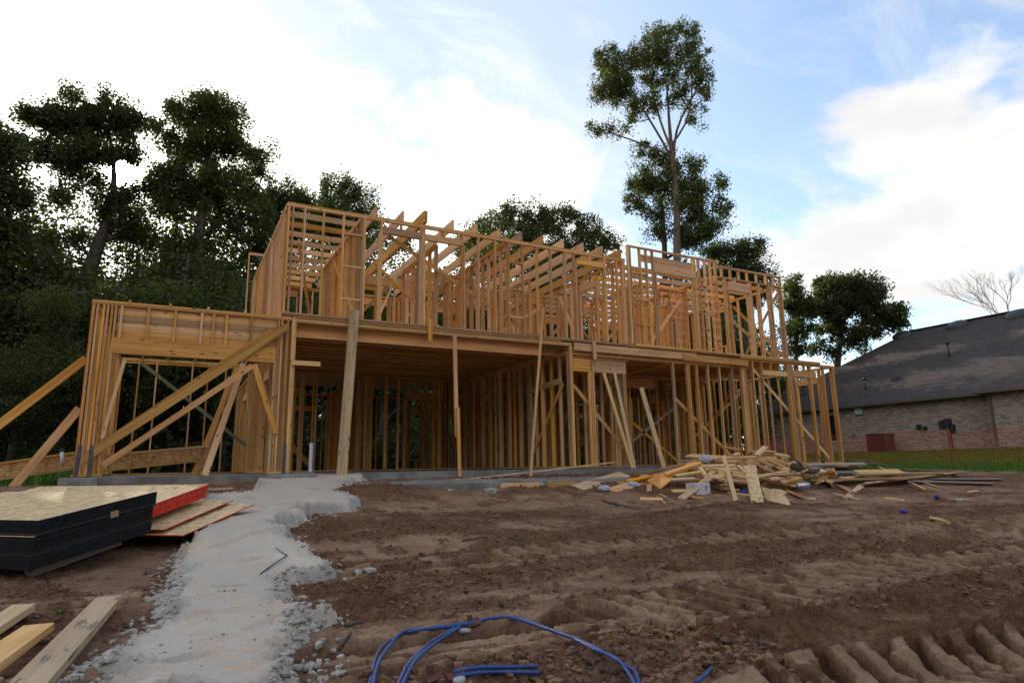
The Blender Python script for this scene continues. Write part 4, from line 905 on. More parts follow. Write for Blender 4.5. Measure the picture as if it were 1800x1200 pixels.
scraps = [ # a, b, width, thick, material, label
 ((1015, 857), (1098, 833), .30, .02, PINE_PALE, 'wide pale plank lying tilted at the left end of the scrap pile'),
 ((970, 849), (1035, 848), .26, .03, PINE_SCRAP, 'brown plank lying left of the wide pale plank'),
 ((1075, 862), (1118, 850), .24, .03, PINE_SCRAP, 'short orange plank right of the wide pale plank'),
 ((1125, 877), (1165, 878), .09, .04, PINE_PALE, 'short pale block lying in the mud in front of the pile'),
 ((1141, 852), (1141, 864), .09, .04, PINE_PALE, 'tiny upright offcut left in front of the pile'),
 ((1197, 877), (1252, 836), .14, .04, PINE_SCRAP, 'brown timber sticking out of the pile toward the lower left'),
 ((1182, 864), (1222, 862), .14, .04, PINE_PALE, 'flat offcut under the brown timber at the pile front'),
 ((1212, 872), (1236, 877), .10, .04, PINE_SCRAP, 'small flat offcut right of the brown timber'),
 ((1272, 801), (1294, 880), .07, .035, PINE_PALE, 'slim pale batten standing up across the front of the pile'),
 ((1318, 818), (1332, 883), .21, .012, OSB, 'narrow osb strip leaning on the front of the pile'),
 ((1335, 862), (1375, 862), .09, .04, PINE_SCRAP, 'offcut behind the square sheet at the pile front'),
 ((1384, 862), (1418, 876), .11, .05, PINE_SCRAP, 'stubby timber end lying right of the square sheet'),
 ((1420, 876), (1434, 877), .06, .03, PINE_PALE, 'sliver lying right of the stubby timber end'),
 ((1340, 853), (1402, 855), .10, .09, PINE_PALE, 'square post offcut pointing right out of the pile'),
 ((1331, 838), (1384, 828), .10, .04, PINE_PALE, 'pale board rising to the right over the pile middle'),
 ((1330, 806), (1386, 829), .10, .05, PINE_PALE, 'long pale timber sloping down the right side of the pile'),
 ((1345, 805), (1380, 820), .10, .05, PINE_PALE, 'pale timber just behind the long sloping one'),
 ((1358, 805), (1392, 819), .10, .05, PINE_PALE, 'third sloping timber at the pile right side'),
 ((1330, 815), (1365, 832), .10, .04, PINE_SCRAP, 'brownish timber under the long sloping ones'),
 ((1330, 800), (1346, 785), .13, .04, PINE_PALE, 'timber end standing highest out of the pile'),
 ((1290, 800), (1300, 797), .09, .04, PINE_SCRAP, 'small block end on the pile crest'),
 ((1250, 806), (1330, 803), .10, .04, PINE_SCRAP, 'long board lying level on the pile crest'),
 ((1232, 819), (1292, 818), .10, .04, PINE_PALE, 'level pale board high on the pile front'),
 ((1240, 825), (1296, 824), .10, .04, PINE_PALE, 'level pale board just below the high one'),
 ((1262, 829), (1318, 840), .10, .04, PINE_PALE, 'board sloping down right across the pile front'),
 ((1262, 843), (1316, 847), .08, .04, PINE_SCRAP, 'low board behind the slim batten'),
 ((1296, 818), (1314, 833), .11, .04, PINE_PALE, 'short board tucked left of the osb strip'),
 ((1230, 821), (1240, 835), .10, .04, PINE_PALE, 'stub pointing toward the viewer at the pile left'),
 ((1240, 840), (1255, 829), .12, .05, PINE_SCRAP, 'block above the brown timber'),
 ((1256, 840), (1278, 832), .18, .04, PINE_PALE, 'square panel piece in the middle of the pile front'),
 ((1205, 817), (1240, 806), .07, .03, PINE_SCRAP, 'thin board behind the orange beam piece'),
 ((1170, 833), (1232, 813), .12, .05, LVL, 'orange laminated beam piece sloping up to the plastic bag'),
 ((1105, 845), (1170, 832), .09, .04, LVL, 'orange laminated strip at the left of the pile'),
 ((1120, 832), (1205, 815), .09, .04, PINE_SCRAP, 'long board sloping up behind the orange beam piece'),
 ((1188, 836), (1232, 829), .09, .04, PINE_PALE, 'pale board under the orange beam piece'),
 ((1180, 843), (1222, 841), .08, .04, PINE_SCRAP, 'low board left in the pile'),
 ((1405, 806), (1440, 812), .10, .04, PINE_PALE, 'pale board far right behind the branch'),
 ((1395, 812), (1420, 818), .09, .04, PINE_SCRAP, 'board end behind the gnarled branch'),
 ((1402, 822), (1425, 818), .09, .04, PINE_SCRAP, 'short board left of the gnarled branch'),
 ((1355, 842), (1392, 836), .12, .03, PINE_SCRAP, 'brown flat piece behind the post offcut'),
 ((1375, 847), (1408, 839), .10, .04, PINE_PALE, 'pale wedge right of the post offcut'),
 ((1310, 858), (1330, 864), .10, .04, PINE_SCRAP, 'offcut between batten and osb strip'),
 ((1265, 859), (1300, 861), .07, .03, PINE_SCRAP, 'thin piece on the mud under the batten'),
 ((1465, 868), (1512, 879), .10, .04, PINE_SCRAP, 'lower one of two crossed offcuts on the right'),
 ((1488, 876), (1518, 850), .12, .04, PINE_PALE, 'upper one of two crossed offcuts on the right'),
 ((1555, 876), (1590, 880), .10, .04, PINE_PALE, 'lone pale offcut lying right of the crossed ones'),
 ((1640, 911), (1664, 916), .10, .04, PINE_PALE, 'small lone block farthest toward the lower right'),
 ((1700, 865), (1720, 863), .09, .04, PINE_SCRAP, 'small brown block far right in the mud'),
 ((1480, 855), (1494, 862), .11, .05, PINE_PALE, 'block end between pile and crossed offcuts'),
 ((1445, 845), (1480, 855), .08, .03, PINE_SCRAP, 'thin brown board right of the pipe'),
 ((1155, 872), (1170, 885), .03, .02, PINE_PALE, 'tiny splinter in front of the pile'),
 ((1160, 868), (1172, 874), .03, .02, PINE_PALE, 'small splinter beside the pale block'),
]
for (a, b_, wd, th_, mt, lab) in scraps:
    inpile = 1160 < (a[0]+b_[0])/2 < 1440 and min(a[1], b_[1]) < 850
    f = on_pile if inpile else surf
    p, q = np.array(f(a, .02)), np.array(f(b_, .02))
    if lab.startswith(('slim pale', 'narrow osb', 'timber end standing', 'tiny upright')):
        q = np.array(surf(b_, .0)) if not lab.startswith('timber end') else q
        if lab.startswith('timber end'): p = np.array(on_pile(a)); q = A_(*b_, p[1])
        elif lab.startswith('tiny'): p = A_(*a, q[1]+.05)
        else: p = A_(*a, q[1]+.75)
    L = np.linalg.norm(q-p)
    if L > 3.2: q = p+(q-p)*3.2/L
    sd_ = (0, 1, .35) if abs(q[0]-p[0]) > abs(q[1]-p[1])*.5 else (1, 0, .1)
    nm = 'osb_strip' if mt is OSB else ('beam_offcut' if mt is LVL else 'scrap_board')
    plank(nm, p, q, wd, th_, mt, lab, 'offcut', side=sd_)
rg = np.random.default_rng(5)
k = 0
while k < 120:
    x, y = rg.normal(PILE_C[0]+.1, 1.3), rg.normal(PILE_C[1], .5)
    if y > 12.6 or not 9.2 < x < 15.4: continue
    z = float(pile_h(x, y)); t = rg.random(); z0_ = float(base_h(np.array(x), np.array(y))); z = z0_+(z-z0_)*(.15+.8*t)
    a = rg.normal(0, .75); L = rg.uniform(.25, 1.35); s_ = rg.normal(0, .14)
    d = np.array((math.cos(a), math.sin(a), s_)); d /= np.linalg.norm(d); p, q = np.array((x, y, z))-d*L/2, np.array((x, y, z))+d*L/2
    if max(p[1], q[1]) > 12.85: continue
    for e in (p, q): e[2] = max(e[2], float(base_h(e[0], e[1]))+.01)
    plank('scrap_board', p, q, rg.choice([.089, .089, .14, .06, .2]), .038, PINE_PALE if rg.random() < .6 else PINE_SCRAP, 'loose board end buried among others in the scrap pile', 'offcut', side=(rg.normal(0, .3), 1, rg.normal(0, .8)), group='board ends in the heart of the scrap pile'); k += 1
# sheets with a face toward the camera
def flat_sheet(pts, th_, mat, name, lab, cat, f=on_pile, ms=None):
    P = [np.array(f(p)) for p in pts]; n = np.cross(P[1]-P[0], P[2]-P[0]); n /= np.linalg.norm(n)
    if n[2] < 0: P = P[::-1]; n = -n
    d = P[0]; P = [P[0], P[1], P[2], P[0]+P[2]-P[1]]
    m_ = MB(); m_.prism(P, n*th_); return setp(m_.build(name, mat), lab, cat), P, n
def A3(x, y, Y): return A_(x, y, Y)
qb = surf((1391, 889)); ql = surf((1352, 880))
m_ = MB(); P = [qb+[0, 0, .0], A_(1376, 865, qb[1]+.55), A_(1338, 856, qb[1]+.6), ql+[0, .05, .0]]; n = np.cross(P[1]-P[0], P[2]-P[0]); n /= np.linalg.norm(n)
if n[2] < 0: P = P[::-1]; n = -n
m_.prism(P, n*.012); setp(m_.build('plywood_square', PINE_PALE), 'square smooth sheet leaning flat on the front of the pile', 'plywood')
qa = surf((1160, 861)); qc = surf((1137, 846))
P = [qa, A_(1184, 843, qa[1]+.3), A_(1162, 834, qa[1]+.55), qc]; n = np.cross(P[1]-P[0], P[2]-P[0]); n /= np.linalg.norm(n)
if n[2] < 0: P = P[::-1]; n = -n
m_ = MB(); m_.prism(P, n*.04); bm_ = setp(m_.build('stamped_beam_piece', LVL), 'orange beam piece with a dark printed stamp leaning at the pile left', 'offcut')
C0 = sum(P)/4+n*.042; ax = (np.array(A_(1172, 852, qa[1]+.2))-np.array(A_(1143, 846, qa[1]+.2))); ax /= np.linalg.norm(ax); ax -= n*(ax@n); ax /= np.linalg.norm(ax); ay = np.cross(n, ax)
m_ = MB()
for i in range(9):
    if i == 3: continue
    c_ = C0+ax*(i-4)*.042; h_ = .022
    m_.board(c_-ay*h_, c_+ay*h_, .009, .002, ax)
    if i % 2: m_.board(c_+ay*h_+ax*.004, c_+ay*h_+ax*.022, .007, .002, ay)
    if i % 3: m_.board(c_+ax*.004, c_+ax*.02, .007, .002, ay)
m_.build('printed_stamp', INK, bm_)
# carton
p = surf((1238, 866)); 
m_ = MB(); m_.box(p[0]-.28, p[0]+.12, p[1]-.05, p[1]+.22, p[2]-.03, p[2]+.2); o = setp(m_.build('carton', CARD, bevel=.004), 'white printed carton lying half under the pile front', 'box')
m_ = MB()
for (dx, dz_, w_, h_) in ((-.02, .11, .07, .022), (-.02, .075, .07, .008), (-.02, .05, .05, .008)): m_.box(p[0]+dx, p[0]+dx+w_, p[1]-.053, p[1]-.0515, p[2]+dz_, p[2]+dz_+h_)
m_.box(p[0]+.1215, p[0]+.123, p[1]+.02, p[1]+.12, p[2]+.09, p[2]+.12); m_.build('carton_print', INK, o)
# plastic bags, bottles, cans
def crumple(p, s, name, mat, lab, cat, seed, squash=(1, 1, .7)):
    import bmesh
    bm = bmesh.new(); bmesh.ops.create_icosphere(bm, subdivisions=4, radius=1.); rg_ = np.random.default_rng(seed)
    V = np.array([v.co for v in bm.verts]); o_ = rg_.uniform(0, 50, 3)
    n_ = np.abs(fbm(V[:, 0]+V[:, 2]*.7+o_[0], V[:, 1]-V[:, 2]*.5+o_[1], 1.6, 4, seed, .6))
    for v, k_ in zip(bm.verts, n_): v.co = v.co*(1-.75*k_); v.co.x *= s*squash[0]; v.co.y *= s*squash[1]; v.co.z = v.co.z*s*squash[2]
    me = bpy.data.meshes.new(name); bm.to_mesh(me); bm.free(); o = link(name, me, mat); o.location = tuple(np.array(p)+[0, 0, s*squash[2]*.6]); return setp(o, lab, cat)
crumple(on_pile((1240, 812)), .15, 'plastic_bag', BAG, 'white crumpled plastic bag on top of the scrap pile', 'bag', 3)
crumple(surf((1134, 840), .0), .14, 'plastic_wrap', BAG, 'clear plastic wrap lying left behind the pile', 'plastic', 4, (1.2, .6, .4))
crumple(surf((1112, 856)), .15, 'plastic_wrap', BAG, 'crumpled clear plastic in the mud near the orange plank', 'plastic', 5, (1.2, .8, .5))
crumple(surf((1062, 861)), .13, 'plastic_wrap', BAG, 'small plastic bottle shaped wrap in front of the wide pale plank', 'plastic', 6, (1.3, .6, .5))
crumple(surf((1203, 843)), .09, 'plastic_wrap', BAG, 'blue tinted plastic scrap standing in the pile left', 'plastic', 7, (.7, .7, 1.3))
crumple(surf((1309, 868)), .075, 'drink_can', BLUECAN, 'blue can in the mud beside the osb strip', 'can', 8, (1.2, .8, .8))
crumple(surf((1589, 902)), .065, 'drink_can', BLUECAN, 'crushed blue can lying alone on the open mud', 'can', 9, (1.3, .8, .7))
crumple(surf((1647, 876)), .06, 'drink_can', BLUECAN, 'dark blue can farther right beyond the lone offcut', 'can', 10, (1.2, .8, .8))
for i, (x, y, s_) in enumerate(((760, 856, .14), (862, 864, .13), (950, 852, .12), (650, 1002, .075), (628, 1006, .05), (790, 862, .09))):
    p = surf((x, y)); o = pebbles('concrete_lump', np.array([p]), np.array([s_]), CRUMB, None, .7, 20+i)
    setp(o, ['broad grey concrete lump against the apron', 'grey concrete lump at the foot of the spliced prop', 'grey lump at the right end of the apron', 'grey lump standing off the concrete path edge', 'smaller lump touching the path side of the grey lump', 'low grey lump between mound and spliced prop'][i], 'concrete lump')
# galvanised pipe piece
p, q = on_pile((1402, 853), .06), on_pile((1416, 853), .06); setp(MB().tube([p, np.array(p)+[.28, -.05, 0]], .055, 14).build('pipe_piece', STEEL_L, smooth=True), 'short grey pipe piece at the right front of the pile', 'pipe')
# gnarled branch and grey boards on the right
def branch(px, r0, lab):
    P = [np.array(on_pile(p_, .12)) for p_ in px]; m_ = MB().tube(P, [r0*(1+.35*math.sin(i*2.1))*(1-.5*i/len(P)) for i in range(len(P))], 9)
    for i in (1, 3): m_.tube([P[i], P[i]+[-.1, .0, .16], P[i]+[-.25, .05, .2+.06*i]], [.05, .035, .012], 6)
    return setp(m_.build('gnarled_branch', BARK, smooth=True), lab, 'branch')
branch([(1392, 818), (1412, 826), (1432, 828), (1452, 822), (1475, 826), (1500, 822)], .075, 'dark gnarled branch lying at the right end of the pile')
greys = [((1400, 838), (1560, 842), .30, PINE_GREY, 'broad grey weathered board right of the branch'), ((1512, 852), (1712, 828), .30, PINE_SCRAP, 'long brown plank lying over the grey boards on the right'),
 ((1468, 828), (1560, 832), .22, PINE_GREY, 'grey board end behind the broad weathered board'), ((1500, 812), (1640, 826), .24, PINE_GREY, 'long grey board sloping toward the grass'), ((1480, 806), (1672, 824), .20, PINE_GREY, 'farthest grey board near the grass edge'),
 ((1505, 838), (1560, 836), .26, PINE_GREY, 'short thick grey board on top of the others'), ((1620, 842), (1760, 842), .20, PINE_GREY, 'grey board at the right end below the brown plank'), ((1600, 846), (1745, 850), .12, PINE_GREY, 'thin grey board nearest the viewer on the right'), ((1440, 820), (1520, 820), .2, PINE_GREY, 'dark grey board beside the gnarled branch'), ((1560, 825), (1690, 830), .2, PINE_GREY, 'grey board crossing under the brown plank')]
for i, (a, b_, wd, mt, lab) in enumerate(greys):
    p, q = surf(a, .03+.02*(i % 3)), surf(b_, .03+.02*(i % 3)); p = np.array(p); q = np.array(q); L = np.linalg.norm(q-p)
    if L > 4.6: q = p+(q-p)*4.6/L
    plank('weathered_board', p, q, wd, .045, mt, lab, side=np.cross(q-p, (0, 0, 1))+np.array((0, 0, .35*np.linalg.norm(q-p)*(1 if i % 2 else .5))))
rg = np.random.default_rng(31)
for k in range(18):
    x, y = rg.uniform(13.6, 18.4), rg.uniform(10.0, 12.5); a = rg.normal(-.1, .22); L = rg.uniform(1.2, 3.4); d = np.array((math.cos(a), math.sin(a), rg.normal(0, .02))); z = float(base_h(np.array(x), np.array(y)))+.04+.30*rg.random()*math.exp(-((x-16)/2.2)**2)
    p, q = np.array((x, y, z))-d*L/2, np.array((x, y, z))+d*L/2
    for e in (p, q): e[2] = max(e[2], gh(e[0], e[1])+.02)
    if max(p[1], q[1]) > 12.8: continue
    plank('weathered_board', p, q, rg.choice([.14, .19, .24]), .04, PINE_GREY if rg.random() < .5 else PINE_SCRAP, 'old board in the low heap of weathered lumber right of the scrap pile', side=(-d[1], d[0], rg.normal(.25, .2)), group='boards in the low weathered heap')
for a, b_, lab in (((1545, 820), (1626, 860), 'thin batten crossing the long brown plank, nearer the viewer'), ((1560, 828), (1652, 856), 'thinner batten crossing the long brown plank on its right')):
    p, q = surf(a, .14), surf(b_, .02); plank('batten', p, q, .06, .03, PINE_SCRAP, lab, side=(1, .2, 0))
o = plank('mint_block', surf((1680, 878)), surf((1698, 877)), .16, .03, plain('pale_green_board', (.42, .46, .33), .7, noise=.2), 'pale green flat scrap lying far right in the mud', 'scrap', side=(0, 1, 0))
o = setp(MB().tube([A_(109*1.0, 815, 13.3), A_(109, 792, 13.3)], .03, 10).build('vent_stub', WHITE, smooth=True), 'white pipe stub with dark cap left of the outer wall', 'pipe'); MB().tube([A_(109, 793, 13.3), A_(109, 788, 13.3)], .04, 10).build('cap', DARKV, o)
# ------------------------------------------------------------------ neighbour's brick house
m, nt, b = new_mat('brick_wall'); BRICK = m
uv = nn(nt, 'ShaderNodeUVMap'); uv.uv_map = 'UVMap'
br = nn(nt, 'ShaderNodeTexBrick', inp={'Scale': 1.0, 'Mortar Size': .008, 'Brick Width': .27, 'Row Height': .095, 'Color1': (.42, .28, .21, 1), 'Color2': (.11, .08, .07, 1), 'Mortar': (.58, .53, .46, 1), 'Bias': -.1, 'Mortar Smooth': .2})
lk(nt, uv.outputs[0], br.inputs['Vector'])
n1 = nn(nt, 'ShaderNodeTexNoise', inp={'Scale': 7., 'Detail': 4.}); lk(nt, uv.outputs[0], n1.inputs['Vector'])
c = mixc(nt, mapr(nt, n1.outputs[0], .45, .65, 0, .5), br.outputs['Color'], (.40, .30, .26)); lk(nt, c, b.inputs['Base Color']); b.inputs['Roughness'].default_value = .9
bump(nt, b, br.outputs['Fac'], -.5, .01)
m, nt, b = new_mat('shingles'); SHING = m
uv = nn(nt, 'ShaderNodeUVMap'); uv.uv_map = 'UVMap'
br = nn(nt, 'ShaderNodeTexBrick', inp={'Scale': 1.0, 'Mortar Size': .006, 'Brick Width': .30, 'Row Height': .14, 'Color1': (.068, .052, .046, 1), 'Color2': (.036, .030, .030, 1), 'Mortar': (.02, .018, .018, 1)}); br.offset = .37; br.squash = 1.4; br.squash_frequency = 3
mp = nn(nt, 'ShaderNodeMapping'); lk(nt, uv.outputs[0], mp.inputs[0]); lk(nt, mp.outputs[0], br.inputs['Vector'])
n1 = nn(nt, 'ShaderNodeTexNoise', inp={'Scale': 2.5, 'Detail': 8., 'Roughness': .75}); mp2 = nn(nt, 'ShaderNodeMapping'); mp2.inputs['Scale'].default_value = (1, 3, 1); lk(nt, uv.outputs[0], mp2.inputs[0]); lk(nt, mp2.outputs[0], n1.inputs['Vector'])
c = mixc(nt, mapr(nt, n1.outputs[0], .45, .8, 0, .10), br.outputs['Color'], (.095, .072, .062)); lk(nt, c, b.inputs['Base Color']); b.inputs['Roughness'].default_value = .9
bump(nt, b, br.outputs['Fac'], -.6, .01)
NH = setp(empty('brick_house', (38, 18, .4)), 'finished brick house with dark shingle hip roof beyond the orange fence', 'house')
XW, XB, YN, YB = 35.6, 34.6, 32.4, 16.35
ZE, XRg, ZR = 3.18, 43.2, 8.45
def wq(m_, p, q, z0, z1): # wall quad with metric uv
    p = np.array((*p, 0.)); q = np.array((*q, 0.)); L = np.linalg.norm(q-p); m_.poly([p+[0, 0, z0], q+[0, 0, z0], q+[0, 0, z1], p+[0, 0, z1]], 0, [(0, z0), (L, z0), (L, z1), (0, z1)])
m_ = MB(); wq(m_, (XW, YN-.5), (XW, YB), -.6, ZE+.1); wq(m_, (XW, YB), (XB, YB), -.6, ZE+.1); wq(m_, (XB, YB), (XB, -6), -.6, ZE+.1); wq(m_, (XB, -6), (51, -6), -.6, ZE+.1); wq(m_, (51, -6), (51, YN-.5), -.6, ZE+.1); wq(m_, (51, YN-.5), (XW, YN-.5), -.6, ZE+.1)
m_.build('brick_wall', BRICK, NH)
m_ = MB()
def rq(pts):
    P = [np.array(p, float) for p in pts]; a = P[1]-P[0]; a /= np.linalg.norm(a); n = np.cross(P[1]-P[0], P[-1]-P[0]); n /= np.linalg.norm(n); bb = np.cross(n, a)
    m_.poly(P, 0, [((p-P[0])@a, (p-P[0])@bb) for p in P])
E0, E1 = XW-.45, 51.5
HB = (ZR-ZE)/(XRg-E0)
rq([(E0, YN, ZE), (E0, -7, ZE), (XRg, -7, ZR), (XRg, YN-(XRg-E0), ZR)])
rq([(E1, -7, ZE), (E1, YN, ZE), (XRg, YN-(XRg-E0), ZR), (XRg, -7, ZR)])
rq([(E1, YN, ZE), (E0, YN, ZE), (XRg, YN-(XRg-E0), ZR)])
# bump-out roof: same pitch, one metre nearer, hip at its far end
e2 = XB-.45; yb = YB+.4
rq([(e2, yb, ZE), (e2, -7, ZE), (e2+4.3, -7, ZE+4.3*HB+.02), (e2+4.3, yb-4.3, ZE+4.3*HB+.02)])
rq([(e2+1.6, yb, ZE+.0), (e2, yb, ZE), (e2+4.3, yb-4.3, ZE+4.3*HB+.02), (e2+4.6, yb-3.4, ZE+4.3*HB-.2)])
m_.build('roof', SHING, NH)
m_ = MB(); m_.board((E0, YN, ZE-.02), (E0, yb, ZE-.02), .14, .12, (0, 0, 1)); m_.board((e2, yb, ZE-.02), (e2, -7, ZE-.02), .14, .12, (0, 0, 1)); m_.board((E0, yb-.0, ZE-.02), (e2, yb, ZE-.02), .14, .1, (0, 0, 1)); m_.build('gutter', TRIM, NH)
m_ = MB(); m_.box(E0+.06, XW, YB, YN, ZE-.12, ZE-.08); m_.box(e2+.06, XB, -6, YB, ZE-.12, ZE-.08); m_.build('soffit', TRIM, NH)
m_ = MB(); m_.board((XRg, -7, ZR+.03), (XRg, YN-(XRg-E0), ZR+.03), .3, .05, (1, 0, 0)); m_.build('ridge_cap', SHING, NH)
m_ = MB(); m_.board((XB-.06, YB-.12, ZE-.1), (XB-.06, YB-.12, .75), .10, .08, (0, 1, 0)); m_.board((XB-.06, YB-.12, .76), (XB-.35, YB-.3, .62), .10, .08, (0, 1, 0)); m_.build('downspout', TRIM, NH)
def onroof(px, X_e=None):
    d = ray(*px); ts = np.linspace(20, 80, 6000); P = d[None]*ts[:, None]; g = ZE+(P[:, 0]-E0)*HB; k_ = int(np.argmax((P[:, 2] < g) & (P[:, 0] > E0))); return P[k_]
for px in ((1587, 589), (1684, 571), (1790, 552)):
    p = onroof(px); p = p+np.array((-.15, 0, .02)); m_ = MB(); M_ = [(.0, 1.0), (.12, .96), (.2, .7), (.24, .3), (.25, .02)]
    n = 20; v0 = m_.n
    for (h_, r_) in M_: 
        for i in range(n): t = 2*math.pi*i/n; m_.v.append(p+np.array((.36*r_*math.cos(t), .62*r_*math.sin(t), h_*1.15-.1+.36*r_*math.cos(t)*HB)))
    for k_ in range(len(M_)-1):
        for i in range(n): j = (i+1) % n; m_.f.append((v0+k_*n+i, v0+k_*n+j, v0+(k_+1)*n+j, v0+(k_+1)*n+i)); m_.mi.append(0); m_.uv += [(0, 0)]*4
    m_.f.append(tuple(v0+(len(M_)-1)*n+i for i in range(n))); m_.mi.append(0); m_.uv += [(0, 0)]*n; m_.n += n*len(M_)
    m_.build('roof_vent', DARKV, NH, True)
for px, h_ in (((1669, 627), .75), ((1522, 684), .6), ((1414, 695), .6)):
    p = onroof(px); o = MB().tube([p-[0, 0, .1], p+[0, 0, h_]], .05, 10).build('vent_pipe', DARKV, NH, True); MB().tube([p+[0, 0, h_-.02], p+[0, 0, h_+.12]], .11, 10).build('pipe_cap', DARKV, o, True)
p = onroof((1574, 668)); MB().box(p[0]-.15, p[0]+.15, p[1]-.18, p[1]+.18, p[2]-.05, p[2]+.16).build('roof_vent', DARKV, NH)
p = atX(1511, 722, XW); MB().box(XW-.16, XW+.02, p[1]-.22, p[1]+.22, p[2]-.2, p[2]+.2).build('wall_vent', WHITE, NH, bevel=.02)
p = atX(1461, 752, XW); o = MB().box(XW-.02, XW+.01, p[1]-.6, p[1]+.6, p[2]-.75, p[2]+.75).build('window', GLASS, NH); MB().box(XW-.08, XW-.025, p[1]-.7, p[1]+.7, p[2]-.83, p[2]-.76).build('sill', WHITE, o)
m_ = MB()
for x, y, w_, h_ in ((1657, 745, .25, .35), (1668, 744, .3, .5), (1676, 752, .2, .4), (1616, 750, .18, .25), (1627, 752, .2, .15)):
    p = atX(x, y, XW); m_.box(XW-.16, XW-.003, p[1]-w_/2, p[1]+w_/2, p[2]-h_/2, p[2]+h_/2)
p = atX(1672, 760, XW); m_.tube([(XW-.06, p[1], p[2]+.2), (XW-.06, p[1], p[2]-1.0)], .03, 8); m_.build('meter_box', DARKV, NH)
# condenser
p = atX(1551, 793, XW-1.0); z_ = p[2]-.1
r = setp(empty('condenser_unit', (XW-1.1, p[1], z_)), 'square air conditioner unit standing against the brick wall behind the orange fence', 'air conditioner')
MB().box(XW-1.45, XW-.65, p[1]-.55, p[1]+.55, z_, z_+1.0).build('cabinet', ACM, r, bevel=.03)
m_ = MB()
for k in range(14): m_.box(XW-1.475, XW-1.455, p[1]-.5, p[1]+.5, z_+.08+k*.063, z_+.105+k*.063)
m_.build('louvre_grille', DARKV, r); MB().box(XW-1.5, XW-.6, p[1]-.6, p[1]+.6, z_+1.003, z_+1.05).build('top_cover', DARKV, r)

# orange netting fence
FE = setp(empty('safety_fence', (23.6, 14, -.2)), 'orange plastic netting fence sagging along the grass edge', 'fence')
fx = lambda y_: 24.2-(y_-13)*.02
def fh(x_, y_): return float(base_h(np.array(x_), np.array(y_)))
posts = [29.0, 24.6, 20.2, atX(1670, 800, 24.1)[1], 8.6]
ys = np.arange(4.0, 30, .10)
def fpos(y_, h_):
    sag = .07*math.sin(y_*1.9)+.05*math.sin(y_*.83+1); t = h_
    return np.array((fx(y_)+.04*math.sin(y_*2.3+h_*3), y_+.03*math.sin(h_*4+y_), fh(fx(y_), y_)+.02+t*(1.12+sag)))
m_ = MB()
for i, y_ in enumerate(ys):
    pts = [fpos(y_, h_) for h_ in np.linspace(0, 1, 8)]
    for k in range(7): m_.board(pts[k], pts[k+1], .008, .003, (0, 1, 0))
for k in range(13):
    h_ = k/12; pts = [fpos(y_, h_) for y_ in ys[::4]]
    for j in range(len(pts)-1): m_.board(pts[j], pts[j+1], .02 if k in (0, 12) else .009, .003, (0, 0, 1))
m_.build('netting', ORANGE, FE)
for y_ in posts: x_ = fx(y_)-.03; z_ = fh(x_, y_); MB().board((x_, y_, z_-.2), (x_+.02, y_, z_+1.28), .05, .035, (0, 1, 0)).build('fence_post', REDPOST, FE)

# grass
def blades(name, x, y, h, hgt, mat, seed, wd=.012, lab=None):
    rg_ = np.random.default_rng(seed); N = len(x); a = rg_.uniform(0, 6.28, N); ht = hgt*rg_.uniform(.4, 1.2, N); l = rg_.normal(0, .35, (N, 2))*ht[:, None]
    c_, s_ = np.cos(a)*wd, np.sin(a)*wd
    v = np.stack([np.stack([x-c_, y-s_, h-.01], -1), np.stack([x+c_, y+s_, h-.01], -1), np.stack([x+l[:, 0]*.4+c_*.6, y+l[:, 1]*.4+s_*.6, h+ht*.6], -1), np.stack([x+l[:, 0]*.4-c_*.6, y+l[:, 1]*.4-s_*.6, h+ht*.6], -1), np.stack([x+l[:, 0], y+l[:, 1], h+ht], -1)], 1)
    f = []
    i0 = np.arange(N)*5
    me = bpy.data.meshes.new(name); faces = np.stack([i0, i0+1, i0+2, i0+3], -1).tolist()+np.stack([i0+3, i0+2, i0+4], -1).tolist()
    me.from_pydata(v.reshape(-1, 3).tolist(), [], faces); me.update(); return setp(link(name, me, mat), kind='stuff')
rg = np.random.default_rng(44)
x = rg.uniform(20, 35, 90000); y = rg.uniform(8, 31, 90000); h, _, g_, _ = ground(x, y); k = g_ > .5
blades('grass', x[k], y[k], h[k], .10, GRASSM, 2, .014)
x = rg.uniform(-22, -1.8, 30000); y = rg.uniform(17, 34, 30000); h, _, g_, _ = ground(x, y); k = g_ > .4
blades('tall_weeds', x[k], y[k], h[k], .42, GRASSM, 3, .03)
for i, px in enumerate(((105, 1078), (562, 1140))):
    p = surf(px); rgt = np.random.default_rng(60+i); m_ = MB(); m_.tube([p-[0, 0, .02], p+[0, 0, .006]], .008, 6)
    for k in range(26 if i == 0 else 10):
        a = rgt.uniform(0, 6.28); L = rgt.uniform(.02, .06); d = np.array((math.cos(a), math.sin(a), 0)); m_.tube([p+d*.004, p+d*L*.6+[0, 0, L*.6], p+d*L*1.1+[0, 0, L*.5]], [.002, .002, .0006], 3)
    setp(m_.build('grass_tuft', GRASSM), ['small green tuft growing beside the dirty plank', 'small green tuft growing right of the concrete path'][i], 'grass')

